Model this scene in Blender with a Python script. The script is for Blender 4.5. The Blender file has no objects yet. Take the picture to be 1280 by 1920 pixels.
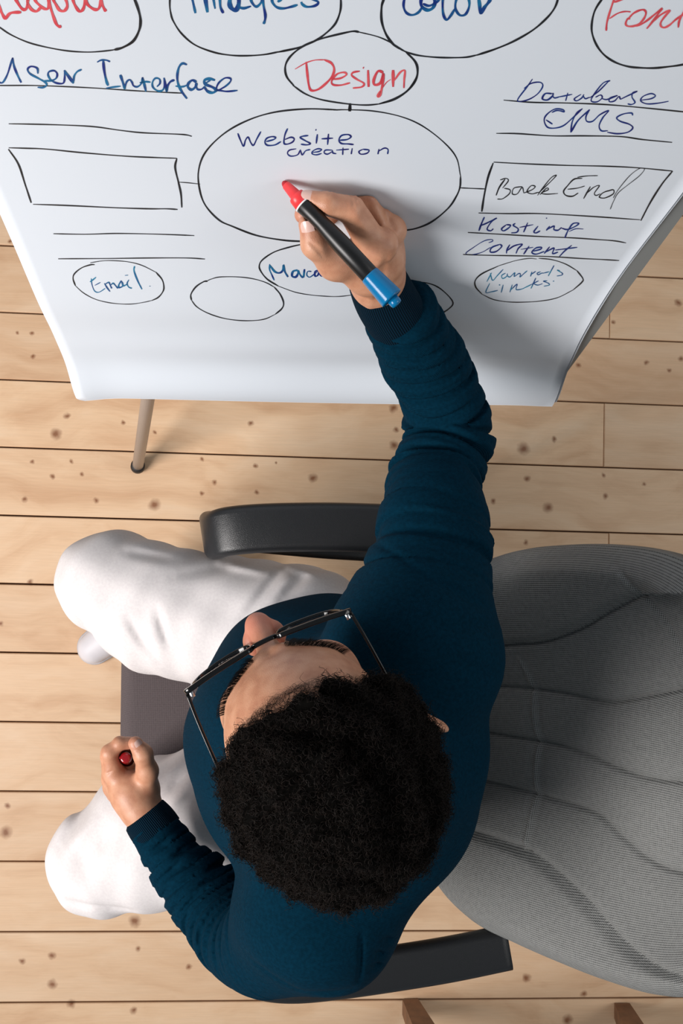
import bpy, math, random
import numpy as np
random.seed(7); RNG = np.random.default_rng(7)

# ---------------------------------------------------------------- camera
F_PX, CAM_H = 1867.0, 2.2
_n = np.array([-.077, -.044, 0.0]); _n[2] = -math.sqrt(1 - _n @ _n)      # straight down, in camera axes
_up = -_n
_x = np.array([1.0, 0, 0]) - _up * _up[0]; _x /= np.linalg.norm(_x)
_y = np.cross(_up, _x)
RW = np.array([_x, _y, _up])                                            # camera axes -> world
from mathutils import Matrix, Vector
cam_d = bpy.data.cameras.new('camera'); cam = bpy.data.objects.new('camera', cam_d)
bpy.context.scene.collection.objects.link(cam)
cam_d.sensor_fit = 'VERTICAL'; cam_d.sensor_height = 36; cam_d.sensor_width = 24
cam_d.lens = 36 * F_PX / 1920
cam_d.clip_start = 0.02
cam.matrix_world = Matrix.Translation((0, 0, CAM_H)) @ Matrix([list(r) for r in RW]).to_4x4()
cam_d.dof.use_dof = False
bpy.context.scene.camera = cam

# ---------------------------------------------------------------- world, lights, exposure
sc = bpy.context.scene
sc.view_settings.view_transform = 'Standard'; sc.view_settings.look = 'None'
sc.view_settings.exposure = 0.0; sc.view_settings.gamma = 1.0
sc.view_settings.use_curve_mapping = False
w = bpy.data.worlds.new('room_daylight'); sc.world = w; w.use_nodes = True
w.node_tree.nodes['Background'].inputs[0].default_value = (0.82, 0.92, 1.0, 1)
w.node_tree.nodes['Background'].inputs[1].default_value = 0.24

def area(name, loc, target, size, power, col):
    l = bpy.data.lights.new(name, 'AREA'); l.shape = 'RECTANGLE'
    l.size, l.size_y = size; l.energy = power; l.color = col
    o = bpy.data.objects.new(name, l); sc.collection.objects.link(o)
    o.location = loc
    o.rotation_euler = (Vector(target) - Vector(loc)).to_track_quat('-Z', 'Y').to_euler()
    return o
key = area('window_light', (-1.80, -.85, 2.20), (-0.15, 0.30, 0.4), (1.25, 1.05), 33, (1.0, 0.955, 0.93)); key.data.spread = math.radians(105)

area('right_fill_light', (2.7, -.2, 2.9), (0.6, 0.2, 0.2), (1.8, 1.8), 30, (1.0, 0.97, 0.94))  # added fill lamp, brightens the floor and sheet on the right

# ---------------------------------------------------------------- helpers
def P(px, py, z):
    """world point at height z that the photograph shows at pixel (px, py)"""
    r = RW @ np.array([(px - 640) / F_PX, (960 - py) / F_PX, -1.0])
    t = (CAM_H - z) / -r[2]
    return np.array([0, 0, CAM_H]) + r * t
def srgb(r, g, b):
    f = lambda c: (c / 255 / 12.92) if c / 255 <= .04045 else ((c / 255 + .055) / 1.055) ** 2.4
    return (f(r), f(g), f(b), 1.0)
def link(o, parent=None):
    sc.collection.objects.link(o)
    if parent is not None: o.parent = parent
    return o
def empty(name, label=None, cat=None, loc=(0, 0, 0), parent=None):
    o = bpy.data.objects.new(name, None); o.empty_display_size = .1; o.location = loc
    link(o, parent)
    if label: o['label'] = label
    if cat: o['category'] = cat
    return o
def mesh(name, verts, faces, mat, parent=None, smooth=True, uv=None, label=None):
    me = bpy.data.meshes.new(name)
    verts = np.asarray(verts, dtype=np.float32)
    if parent is not None: verts = verts - np.array(parent_offset(parent), dtype=np.float32)
    if isinstance(faces, np.ndarray):
        nf, k = faces.shape
        me.vertices.add(len(verts)); me.vertices.foreach_set('co', verts.ravel())
        me.loops.add(nf * k); me.loops.foreach_set('vertex_index', faces.astype(np.int32).ravel())
        me.polygons.add(nf); me.polygons.foreach_set('loop_start', np.arange(0, nf * k, k, dtype=np.int32))
        me.polygons.foreach_set('loop_total', np.full(nf, k, dtype=np.int32))
        me.update(calc_edges=True)
    else:
        me.from_pydata(verts.tolist(), [], faces)
    if uv is not None:
        l = me.uv_layers.new(name='UVMap')
        vi = np.empty(len(me.loops), np.int32); me.loops.foreach_get('vertex_index', vi)
        l.data.foreach_set('uv', np.asarray(uv, np.float32)[vi].ravel())
    me.validate()
    if smooth: me.polygons.foreach_set('use_smooth', np.ones(len(me.polygons), bool))
    if mat: me.materials.append(mat)
    o = bpy.data.objects.new(name, me); link(o, parent)
    if label: o['label'] = label
    return o
def parent_offset(p):
    v = np.zeros(3)
    while p is not None:
        v += np.array(p.location); p = p.parent
    return v
def box_faces(): return [(0,3,2,1),(4,5,6,7),(0,1,5,4),(1,2,6,5),(2,3,7,6),(3,0,4,7)]
def catmull(pts, n=8, closed=False):
    pts = [np.array(p, float) for p in pts]
    if len(pts) < 3: 
        return np.array([pts[0] + (pts[-1] - pts[0]) * t for t in np.linspace(0, 1, n + 1)])
    out = []
    q = [2 * pts[0] - pts[1]] + pts + [2 * pts[-1] - pts[-2]]
    for i in range(1, len(q) - 2):
        p0, p1, p2, p3 = q[i-1:i+3]
        for t in np.linspace(0, 1, n, endpoint=False):
            out.append(.5 * ((2*p1) + (-p0+p2)*t + (2*p0-5*p1+4*p2-p3)*t*t + (-p0+3*p1-3*p2+p3)*t**3))
    out.append(pts[-1]); return np.array(out)
def sweep(path, section, up=(0, 0, 1), closed_ends=True, scales=None):
    """section: list of (a, b) around; a along side, b along up"""
    path = np.array(path, float); n = len(path); m = len(section); V = []
    T = np.gradient(path, axis=0); T /= np.linalg.norm(T, axis=1)[:, None] + 1e-12
    ref = np.array(up, float)
    side = np.cross(T[0], ref); side /= np.linalg.norm(side)
    for i in range(n):
        side = side - T[i] * (side @ T[i]); side /= np.linalg.norm(side)
        u = np.cross(side, T[i])
        s = 1 if scales is None else scales[i]
        for a, b in section: V.append(path[i] + side * a * s + u * b * s)
    Fc = []
    for i in range(n - 1):
        for j in range(m):
            k = (j + 1) % m
            Fc.append((i*m+j, i*m+k, (i+1)*m+k, (i+1)*m+j))
    if closed_ends:
        Fc.append(tuple(range(m))[::-1]); Fc.append(tuple((n-1)*m + j for j in range(m)))
    uv = [(i / (n - 1), j / m) for i in range(n) for j in range(m)]
    return V, Fc, uv
def circ(r, m=16): return [(r*math.cos(2*math.pi*j/m), r*math.sin(2*math.pi*j/m)) for j in range(m)]
def rrect(w, h, r, m=4):
    out = []
    for cx, cy, a0 in ((w/2-r, h/2-r, 0), (-w/2+r, h/2-r, 90), (-w/2+r, -h/2+r, 180), (w/2-r, -h/2+r, 270)):
        for k in range(m + 1):
            a = math.radians(a0 + 90*k/m); out.append((cx + r*math.cos(a), cy + r*math.sin(a)))
    return out
def lathe(profile, a, b, m=28):
    """profile: (distance along a->b in metres, radius)"""
    a = np.array(a, float); b = np.array(b, float); d = (b-a)/np.linalg.norm(b-a)
    s = np.cross(d, (0, 0, 1.0) if abs(d[2]) < .9 else (0, 1.0, 0)); s /= np.linalg.norm(s); u = np.cross(s, d)
    V = []; n = len(profile)
    for t, r in profile:
        for j in range(m):
            A = 2*math.pi*j/m; V.append(a + d*t + (s*math.cos(A) + u*math.sin(A))*r)
    Fc = [(i*m+j, i*m+(j+1) % m, (i+1)*m+(j+1) % m, (i+1)*m+j) for i in range(n-1) for j in range(m)]
    Fc.append(tuple(range(m))[::-1]); Fc.append(tuple((n-1)*m+j for j in range(m)))
    return V, Fc
def merge(parts):
    V, Fc = [], []
    for v, f in parts:
        o = len(V); V += list(v); Fc += [tuple(i + o for i in q) for q in f]
    return V, Fc

# ---------------------------------------------------------------- materials
class NT:
    def __init__(s, name):
        s.m = bpy.data.materials.new(name); s.m.use_nodes = True; s.t = s.m.node_tree
        s.b = s.t.nodes['Principled BSDF']
    def n(s, kind, **kw):
        nd = s.t.nodes.new(kind)
        for k, v in kw.items():
            if k.startswith('i_'):
                key = k[2:]; key = int(key) if key.isdigit() else key.replace('_', ' ')
                if isinstance(v, tuple) and len(v) == 2 and hasattr(v[0], 'outputs'): s.l(v[0], v[1], nd, key)
                else: nd.inputs[key].default_value = v
            else: setattr(nd, k, v)
        return nd
    def l(s, a, ao, b, bi): s.t.links.new(a.outputs[ao], b.inputs[bi])
    def ramp(s, src, so, stops):
        r = s.n('ShaderNodeValToRGB'); s.l(src, so, r, 0)
        e = r.color_ramp.elements
        while len(e) < len(stops): e.new(.5)
        for el, (p, c) in zip(e, stops): el.position = p; el.color = c
        return r
    def bump(s, src, so, strength, dist=.001, prev=None):
        b = s.n('ShaderNodeBump'); b.inputs['Strength'].default_value = strength; b.inputs['Distance'].default_value = dist
        s.l(src, so, b, 'Height')
        if prev is not None: s.l(prev, 'Normal', b, 'Normal')
        s.l(b, 'Normal', s.b, 'Normal'); return b
def plain(name, col, rough=.5, metal=0.0, spec=.5, noise=0, nscale=300, coat=0, bump=0, sheen=0):
    t = NT(name); t.b.inputs['Base Color'].default_value = col
    t.b.inputs['Roughness'].default_value = rough; t.b.inputs['Metallic'].default_value = metal
    t.b.inputs['Specular IOR Level'].default_value = spec
    t.b.inputs['Coat Weight'].default_value = coat
    if sheen: t.b.inputs['Sheen Weight'].default_value = sheen
    if noise or bump:
        c = t.n('ShaderNodeTexCoord'); nz = t.n('ShaderNodeTexNoise'); nz.inputs['Scale'].default_value = nscale
        nz.inputs['Detail'].default_value = 3
        t.l(c, 'Object', nz, 'Vector')
        if noise:
            k = 1 - noise
            r = t.ramp(nz, 'Fac', [(.3, (col[0]*k, col[1]*k, col[2]*k, 1)), (.7, (min(1, col[0]*(1+noise)), min(1, col[1]*(1+noise)), min(1, col[2]*(1+noise)), 1))])
            t.l(r, 0, t.b, 'Base Color')
        if bump: t.bump(nz, 'Fac', bump, .001)
    return t.m

# ================================================================ floor of pine planks
KN = [(125,779,5),(105,814,9),(231,792,4),(289,811,4),(470,794,5),(61,866,3.5),(134,865,4),(153,888,4),(98,894,4),
 (46,937,5),(181,938,5),(290,947,10),(378,861,4),(378,925,4),(402,905,5),(479,872,4),(481,923,4),(586,896,8),(517,867,3),
 (57,1092,5),(2,1170,4),(737,766,7),(742,806,5),(738,835,8),(981,841,11),(1039,823,5),(988,897,6),(1027,952,9),(924,940,5),
 (1135,931,5),(1131,892,4),(1207,908,4),(986,1017,5),(1084,685,5),(1212,679,5),(1254,694,4),(1276,673,5),(14,1511,5),
 (11,1560,10),(253,1727,10),(97,1792,6),(42,1802,5),(259,1779,5),(98,1845,8),(354,1813,5),(250,1895,6),(133,1882,7),
 (987,1833,7),(1094,1864,6),(1064,1913,9),(1271,568,7),(1150,604,4),(20,452,4),(60,625,4),(62,668,4),(33,623,3)]
def floor_material():
    t = NT('pine_planks')
    geo = t.n('ShaderNodeNewGeometry'); info = t.n('ShaderNodeObjectInfo')
    mp = t.n('ShaderNodeMapping'); t.l(geo, 'Position', mp, 'Vector')
    mp.inputs['Rotation'].default_value = (0, 0, math.radians(1.5))
    # every plank shifts the grain by its own amount
    off = t.n('ShaderNodeCombineXYZ'); m1 = t.n('ShaderNodeMath', operation='MULTIPLY'); m1.inputs[1].default_value = 37.0
    t.l(info, 'Random', m1, 0); t.l(m1, 0, off, 0); t.l(m1, 0, off, 2)
    add = t.n('ShaderNodeVectorMath', operation='ADD'); t.l(mp, 'Vector', add, 0); t.l(off, 0, add, 1)
    warp = t.n('ShaderNodeTexNoise'); warp.inputs['Scale'].default_value = 3.0; warp.inputs['Detail'].default_value = 2
    t.l(add, 0, warp, 'Vector')
    # grain stretched along x
    ms = t.n('ShaderNodeVectorMath', operation='MULTIPLY'); ms.inputs[1].default_value = (1.3, 15, 1); t.l(add, 0, ms, 0)
    ws = t.n('ShaderNodeVectorMath', operation='SCALE'); t.l(warp, 'Color', ws, 0); ws.inputs['Scale'].default_value = 3.0
    a2 = t.n('ShaderNodeVectorMath', operation='ADD'); t.l(ms, 0, a2, 0); t.l(ws, 0, a2, 1)
    g = t.n('ShaderNodeTexNoise'); g.inputs['Scale'].default_value = 1.0; g.inputs['Detail'].default_value = 5; g.inputs['Roughness'].default_value = .6
    t.l(a2, 0, g, 'Vector')
    r = t.ramp(g, 'Fac', [(.22, srgb(200, 158, 122)), (.5, srgb(222, 187, 152)), (.8, srgb(232, 203, 172))])
    # fine fibre
    ff = t.n('ShaderNodeVectorMath', operation='MULTIPLY'); ff.inputs[1].default_value = (14, 420, 1); t.l(add, 0, ff, 0)
    fn = t.n('ShaderNodeTexNoise'); fn.inputs['Scale'].default_value = 1.0; fn.inputs['Detail'].default_value = 2; t.l(ff, 0, fn, 'Vector')
    fr = t.ramp(fn, 'Fac', [(.3, (.95, .95, .95, 1)), (.7, (1.02, 1.02, 1.02, 1))])
    mx = t.n('ShaderNodeMix', data_type='RGBA', blend_type='MULTIPLY'); mx.inputs[0].default_value = 1
    t.l(r, 0, mx, 6); t.l(fr, 0, mx, 7)
    # plank to plank tone
    tr = t.ramp(info, 'Random', [(0, (.93, .90, .88, 1)), (.5, (1, 1, 1, 1)), (1, (1.05, 1.04, 1.02, 1))])
    mx2 = t.n('ShaderNodeMix', data_type='RGBA', blend_type='MULTIPLY'); mx2.inputs[0].default_value = 1
    t.l(mx, 2, mx2, 6); t.l(tr, 0, mx2, 7)
    # knots, each where it sits in the wood
    wn = t.n('ShaderNodeTexNoise'); wn.inputs['Scale'].default_value = 60; t.l(geo, 'Position', wn, 'Vector')
    wsc = t.n('ShaderNodeVectorMath', operation='MULTIPLY_ADD'); t.l(wn, 'Color', wsc, 0)
    wsc.inputs[1].default_value = (.010, .010, 0); t.l(geo, 'Position', wsc, 2)
    acc = None
    for (x, y, rad) in KN:
        c = P(x, y, 0.0) + np.array([.005, .005, 0]); R = rad * .72 / 849.0
        d = t.n('ShaderNodeVectorMath', operation='DISTANCE')
        t.l(wsc, 0, d, 0); d.inputs[1].default_value = (c[0], c[1], 0)
        k = t.n('ShaderNodeMapRange'); k.inputs['From Min'].default_value = R * 1.9; k.inputs['From Max'].default_value = R * .35
        k.inputs['To Min'].default_value = 0; k.inputs['To Max'].default_value = .85; t.l(d, 'Value', k, 'Value')
        if acc is None: acc = k
        else:
            mm = t.n('ShaderNodeMath', operation='MAXIMUM'); t.l(acc, 0, mm, 0); t.l(k, 0, mm, 1); acc = mm
    kc = t.n('ShaderNodeMix', data_type='RGBA'); t.l(acc, 0, kc, 0); t.l(mx2, 2, kc, 6); kc.inputs[7].default_value = srgb(118, 62, 26)
    t.l(kc, 2, t.b, 'Base Color')
    t.b.inputs['Roughness'].default_value = .5; t.b.inputs['Specular IOR Level'].default_value = .3
    t.bump(fn, 'Fac', .15, .0008)
    return t.m
M_PINE = floor_material()
M_GAP = plain('plank_gap_brown', srgb(86, 58, 38), .9)  # dark brown sub-slab seen between the planks
v = [(-2.6,-2.6,-.04),(2.6,-2.6,-.04),(2.6,2.6,-.04),(-2.6,2.6,-.04),(-2.6,-2.6,-.012),(2.6,-2.6,-.012),(2.6,2.6,-.012),(-2.6,2.6,-.012)]
floor = mesh('floor', v, box_faces(), M_GAP, smooth=False); floor['kind'] = 'structure'
th = math.radians(-1.5); D = np.array([math.cos(th), math.sin(th), 0]); Nn = np.array([-math.sin(th), math.cos(th), 0])
PW = .1475
def joint(px, py): 
    q = P(px, py, 0.0); return q @ D
base = P(0, 838, 0.0) @ Nn
spec_joints = {-1: [joint(1132, 810)], 1: [joint(1141, 1010)], -3: [joint(1143, 610)],0:[joint(101, 855)-.9],-2:[joint(-300,700)], 2:[joint(1700,1100)]}
for k in range(-16, 17):
    hi = base - k * PW; lo = hi - PW
    js = spec_joints.get(k, [RNG.uniform(-2.2, -.9), RNG.uniform(.95, 2.3)])
    xs = [-2.5] + sorted(js) + [2.5]
    for a, b in zip(xs[:-1], xs[1:]):
        g = .0014 + RNG.uniform(0, .0006); e = .0007; zt = RNG.uniform(-.0006, .0004)
        r = .0016
        V = []
        for (d, z) in ((0, -.012), (0, zt - r), (r, zt)):
            for (x, y) in ((a + e + d, lo + g + d), (b - e - d, lo + g + d), (b - e - d, hi - g - d), (a + e + d, hi - g - d)):
                V.append(D * x + Nn * y + np.array([0, 0, z]))
        Fc = [(8, 9, 10, 11), (3, 2, 1, 0)] + [(q*4+i, q*4+(i+1) % 4, (q+1)*4+(i+1) % 4, (q+1)*4+i) for q in (0, 1) for i in range(4)]
        mesh('plank', V, Fc, M_PINE, floor, smooth=False)

# ================================================================ flip chart
BZ0, BY0, BSL = .76, .2475, .2265                   # bottom height, its y, and how far it leans back per metre of height
BN = np.array([0, -1, BSL]); BN /= np.linalg.norm(BN)    # board normal, towards the sitter
BU = np.array([0, BSL, 1.0]); BU /= np.linalg.norm(BU)
BO = np.array([0, BY0, BZ0])
def bd(x, t, h=0.0): return BO + np.array([x, 0, 0]) + BU * t + BN * h
PX0, PX1 = -.2655, .4235
def paper_h(x, t):
    """relief of the hanging sheet"""
    u = (x - PX0) / (PX1 - PX0)
    h = .006 + .004 * np.sin(t * 9 + u * 2) + .0035 * np.sin(t * 23 + u * 1.3 + 1)*np.exp(-(t/.25)**2)
    h = h + .013 * np.exp(-(t / .07) ** 2) + .0026 * np.sin(t*52+u*.8)*np.exp(-((t-.1)/.11)**2)*(.35+.65*np.sin(np.pi*np.clip(u,0,1)))
    h = h + .006 * np.exp(-(u / .05) ** 2) * np.exp(-(t / .12) ** 2) 
    h = h + .006 * np.exp(-((1 - u) / .06) ** 2) * np.exp(-((t - .16) / .16) ** 2)
    return h
def paper_right(t): return PX1 - .001 - .016 * (lambda s_: s_ * s_ * (3 - 2 * s_))(np.clip(t / .26, 0, 1)) - .002*np.sin(np.clip(t/.5,0,1)*3.1)
def paper_pt(x, t, lift=0.0):
    h = paper_h(np.asarray(x, float), np.asarray(t, float)) + lift
    return (BO[None] + np.outer(np.ravel(x), [1, 0, 0]) + np.outer(np.ravel(t), BU) + np.outer(np.ravel(h), BN))
def on_paper(pxy, lift=.0002):
    """where a mark seen at the given pixels lies on the sheet"""
    pxy = np.asarray(pxy, float)
    r = np.stack([(pxy[:, 0] - 640) / F_PX, (960 - pxy[:, 1]) / F_PX, -np.ones(len(pxy))], 1) @ RW.T
    C = np.array([0, 0, CAM_H]); h = np.zeros(len(pxy))
    for _ in range(6):
        s = ((BO - C) @ BN + h) / (r @ BN); q = C + r * s[:, None]
        x = q[:, 0]; t = (q - BO) @ BU; h = paper_h(x, t)
    return paper_pt(x, t, lift)
M_PAPER = plain('flip_chart_paper', srgb(216, 223, 231), .55, spec=.3, bump=.05, nscale=40)
M_BOARD = plain('board_grey_lacquer', srgb(120, 124, 124), .45)
M_STEEL = plain('leg_grey_metal', srgb(178, 172, 168), .35, metal=.35)
M_RUB = plain('black_rubber', srgb(22, 22, 24), .6)
def ink(name, c, rough=.5):
    t = NT(name); t.b.inputs['Roughness'].default_value = rough
    co = t.n('ShaderNodeNewGeometry'); nz = t.n('ShaderNodeTexNoise'); nz.inputs['Scale'].default_value = 70; t.l(co, 'Position', nz, 'Vector')
    r = t.ramp(nz, 'Fac', [(.38, c[0]), (.62, c[1])]); t.l(r, 0, t.b, 'Base Color'); return t.m
INK = {'k': ink('black_marker_ink', (srgb(18, 20, 24), srgb(34, 38, 44))), 'b': ink('blue_marker_ink', (srgb(8, 40, 120), srgb(14, 105, 150))),
       'n': ink('navy_marker_ink', (srgb(14, 26, 105), srgb(12, 52, 125))), 'r': ink('red_marker_ink', (srgb(205, 66, 78), srgb(222, 92, 98))),
       't': ink('turquoise_marker_ink', (srgb(10, 70, 130), srgb(20, 125, 160)))}
chart = empty('flip_chart', 'white paper flip chart on grey metal legs covered in hand-drawn diagrams', 'flip chart', (0.08, .35, 0))
TT = .98
# the board
bv = []
for h in (-.022, 0.0):
    for x, t in ((-.262, .006), (.4285, .006), (.4285, TT + .03), (-.262, TT + .03)): bv.append(bd(x, t, h))
mesh('board', bv, box_faces(), M_BOARD, chart, smooth=False)
# two sheets
def sheet(name, lift, dx, mat, t0):
    nu, nt = 50, 170; V = []
    ts = t0 + (TT - t0) * np.linspace(0, 1, nt) ** 1.25
    for t in ts:
        a, b = PX0, paper_right(t) + dx
        k = max(0, 1 - (t - t0) / .014); a = a + .010 * k * k
        V.append(paper_pt(np.linspace(a, b, nu), np.full(nu, t), lift))
    V = np.concatenate(V); n0 = len(V)
    V = np.concatenate([V, V - BN * .0003])
    Fq = []
    for i in range(nt - 1):
        for j in range(nu - 1):
            a = i * nu + j; Fq.append((a, a + 1, a + nu + 1, a + nu)); Fq.append((n0 + a, n0 + a + nu, n0 + a + nu + 1, n0 + a + 1))
    for i in range(nt - 1):
        for j in (0, nu - 1):
            a = i * nu + j; Fq.append((a, a + nu, n0 + a + nu, n0 + a))
    for j in range(nu - 1):
        for i in (0, nt - 1):
            a = i * nu + j; Fq.append((a, a + 1, n0 + a + 1, n0 + a))
    return mesh(name, V, Fq, mat, chart)
sheet('paper_sheet', -.0022, .004, M_PAPER, .010)['label'] = 'blank sheet under the written one'
top_sheet = sheet('paper_sheet', 0, 0, M_PAPER, 0.0); top_sheet['label'] = 'top sheet with the handwritten diagram'
v, f, _ = sweep([bd(-.25, TT - .01, .012), bd(.41, TT - .01, .012)], rrect(.024, .035, .006), up=BU)
mesh('clamp_bar', v, f, plain('clamp_bar_grey', srgb(150, 152, 155), .4, metal=.6), chart)
# telescopic legs
def leg(foot, top, mat=M_STEEL):
    foot = np.array(foot, float); top = np.array(top, float); d = (top - foot) / np.linalg.norm(top - foot)
    L = np.linalg.norm(top - foot)
    v, f = lathe([(0.010, .0120), (L * .45, .0120), (L * .45 + .002, .0135), (L, .0135)], foot, top, 20)
    o = mesh('leg', v, f, mat, chart)
    v, f = lathe([(0, .0140), (.003, .0155), (.018, .0150), (.020, .0135), (.021, .0115)], foot, top, 20)
    mesh('rubber_foot', v, f, M_RUB, o)
fl = P(258, 876, .008); leg(fl, bd(-.062, .60, -.036))
fr = P(893, 893, .008); leg(fr, bd(.222, .60, -.036))
leg((.08, .98, .008), bd(.08, .86, -.045))
v, f, _ = sweep([bd(-.12, .60, -.034), bd(.28, .60, -.034)], rrect(.03, .022, .004), up=BU); mesh('cross_brace', v, f, M_STEEL, chart)

# handwriting -----------------------------------------------------------------
def ribbon(strokes):
    V, Fc = [], []
    for w, pts in strokes:
        pts = np.array(pts, float)
        if len(pts) == 1: pts = np.array([pts[0] - (1.0, .3), pts[0] + (1.0, .3)])
        c = catmull(pts, 7)
        T = np.gradient(c, axis=0); T /= np.linalg.norm(T, axis=1)[:, None] + 1e-9
        N2 = np.stack([-T[:, 1], T[:, 0]], 1)
        n = len(c); k = np.arange(n)
        ww = w * (.5 + .5 * np.minimum(1, np.minimum(k + 1, n - k) / 3)) * (1 + .16 * np.sin(k * .5 + w * 7))
        lft = on_paper(c + N2 * ww[:, None] / 2, .0002 + .00003 * (len(V) % 5)); rgt = on_paper(c - N2 * ww[:, None] / 2, .0002 + .00003 * (len(V) % 5))
        o = len(V)
        for a, b in zip(lft, rgt): V += [a, b]
        Fc += [(o + 2*i, o + 2*i + 1, o + 2*i + 3, o + 2*i + 2) for i in range(n - 1)]
    return V, Fc
def write(name, label, col, org, s, strokes, w):
    st = []
    for q in strokes:
        ww = w
        if isinstance(q, tuple) and not isinstance(q[0], tuple): ww, q = q
        st.append((ww, [(org[0] + x / s, org[1] + y / s) for x, y in q]))
    V, Fc = ribbon(st)
    mesh(name, V, Fc, INK[col], top_sheet, smooth=False, label=label)
A = (0, 0); S = 4.571
write('handwritten_word', 'red word Layout cut by the top of the picture', 'r', A, S, [
 [(-60,-80),(0,75),(20,120),(45,165)],[(45,165),(75,120),(110,105),(180,103)],
 [(240,-60),(190,-70),(130,-30),(150,20),(190,75),(225,70),(240,-10),(235,20),(265,75),(310,95),(350,60)],
 [(290,-60),(300,0),(340,45),(385,75),(415,60),(420,-50)],[(405,-50),(420,20),(450,120),(480,200),(505,225),(525,222)],
 [(480,-40),(455,-10),(480,40),(510,85),(550,90),(575,50),(560,-10),(520,-50),(480,-40)],
 [(620,-60),(625,0),(645,50),(675,92),(700,90),(720,50),(730,-40)],[(730,-30),(745,30),(790,70),(830,80),(855,50),(865,-20)],
 [(855,-60),(870,20),(890,70),(908,97)]], 5.2)
write('drawn_oval', 'black oval around Layout', 'k', A, S, [(2.6, [(-220,60),(-100,160),(0,235),(100,300),(250,365),(430,410),(600,437),(770,445),(930,432),(1000,420)]),
 (4.6, [(980,424),(1050,405),(1140,350),(1190,260),(1203,180),(1190,100),(1155,0),(1110,-80),(1000,-170),(820,-240)])], 4)
A = (320, 0); S = 4
write('handwritten_word', 'blue word Images', 'b', A, S, [[(150,-60),(165,10),(185,98)],(7,[(250,-70),(262,10),(275,92)]),[(262,-10),(290,-60),(312,-40),(332,65)],
 [(332,-10),(345,-55),(365,-20),(372,50),(393,97)],(8,[(500,-50),(455,-40),(440,20),(455,60),(490,72),(510,20),(505,-40)]),[(505,0),(510,45),(545,60),(600,45)],
 [(680,-40),(620,-50),(600,-5),(625,40),(650,45),(680,10),(685,-30)],[(685,-40),(695,40),(708,110),(705,150),(695,178)],
 [(800,12),(830,-10),(800,-50),(765,-30),(760,10),(790,50),(840,62),(900,50),(950,35)],[(1080,-60),(1020,-40),(1050,-15),(1105,15),(1080,42),(1020,50),(985,30),(978,12)]], 4.6)
write('drawn_oval', 'black oval around Images', 'k', A, S, [(3, [(40,-120),(0,-40),(-8,30),(0,100),(20,160),(80,250),(180,335),(320,390),(440,412),(560,417),(700,408),(820,385)]),
 (3.6, [(800,390),(960,355),(1080,305),(1160,250),(1230,180),(1265,100),(1275,30),(1265,-50),(1220,-120),(1100,-200)])], 3)
A = (710, 0); S = 3.765
write('handwritten_word', 'blue word Color', 'b', A, S, [[(260,-60),(200,-50),(178,0),(175,50),(195,90),(235,105),(280,85),(310,40)],
 (6,[(330,-30),(300,-10),(300,40),(340,70),(380,55),(395,10),(370,-30),(330,-30)]),[(310,25),(350,40),(390,25),(430,-5)],[(460,-60),(450,0),(452,90),(475,138),(505,110),(535,60)],
 [(570,-30),(545,0),(540,60),(570,105),(610,100),(635,50),(635,0),(610,-35),(570,-30)],(6,[(700,-40),(710,30),(718,92),(745,50),(770,20),(790,-10)])], 4.4)
write('drawn_oval', 'black oval around Color', 'k', A, S, [(4.2,[(90,-130),(32,0),(18,60),(20,150),(50,240),(100,310),(150,345)]),(3,[(150,345),(200,368),(280,390),(400,403),(520,406),(620,402),(700,385)]),
 (3.6,[(690,388),(820,345),(950,290),(1080,215),(1170,140),(1230,70),(1260,0),(1265,-80),(1200,-180)])], 3)
A = (1100, 0); S = 7.11
write('handwritten_word', 'red word Font cut by the right edge', 'r', A, S, [[(380,-60),(345,30),(300,170),(265,300),(255,408)],[(360,25),(440,0),(600,-60)],(2.6,[(300,245),(380,190),(450,160),(520,150),(580,155)]),
 [(575,245),(540,250),(515,310),(540,345),(620,345),(700,310),(760,240),(785,170),(760,130),(700,135),(620,175),(560,235)],
 [(640,345),(720,320),(800,270),(900,190),(1000,110),(940,190),(860,300),(795,380)],[(870,290),(960,210),(1050,155),(1105,140),(1050,200),(985,290),(985,345),(1030,365),(1100,330),(1180,260),(1280,190),(1340,150)],
 [(1330,60),(1290,150),(1230,270),(1215,365)]], 3.6)
write('drawn_oval', 'black oval around Font', 'k', A, S, [(3.6,[(420,-200),(300,-120),(190,0),(100,150),(62,330),(75,470),(140,620),(240,740),(380,830),(550,885),(720,902),(900,905),(1100,885),(1280,858),(1500,800),(1700,680)])], 3)
A = (520, 50); S = 4.571
write('handwritten_word', 'red word Design', 'r', A, S, [(4.2,[(245,300),(255,400),(268,500),(290,545),(350,535),(420,480),(470,420),(485,360),(460,310),(400,282)]),(2,[(400,282),(320,285),(240,310),(150,362)]),
 [(470,450),(540,440),(590,410),(570,390),(510,405),(465,460),(475,495),(540,500),(620,480)],[(705,380),(650,390),(635,415),(680,450),(740,485),(720,515),(645,525)],
 (5,[(775,370),(780,515)]),[(735,350)],(4.6,[(905,390),(860,380),(825,450),(830,495),(880,480),(905,400),(900,480),(885,560),(870,595),(860,590),(885,545)]),(1.6,[(885,545),(930,480),(970,450)]),
 (5.6,[(990,370),(990,515)]),[(1000,460),(1050,390),(1090,375),(1085,450),(1082,525)]], 3.4)
write('drawn_oval', 'black oval around Design', 'k', A, S, [(3.6,[(700,45),(650,38),(560,55),(380,100),(240,155),(150,215),(90,280),(65,350),(80,430),(140,505)]),
 (2.6,[(130,500),(240,575),(380,625),(600,660),(760,670),(880,660)]),(4.2,[(870,661),(1000,620),(1110,550),(1180,460),(1200,380),(1180,300),(1100,215)]),(2.2,[(1110,222),(980,140),(860,85),(700,45)])], 3)
write('drawn_line', 'short thick tick between the ovals', 'k', A, S, [(6,[(622,655),(618,725)])], 6)
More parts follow.
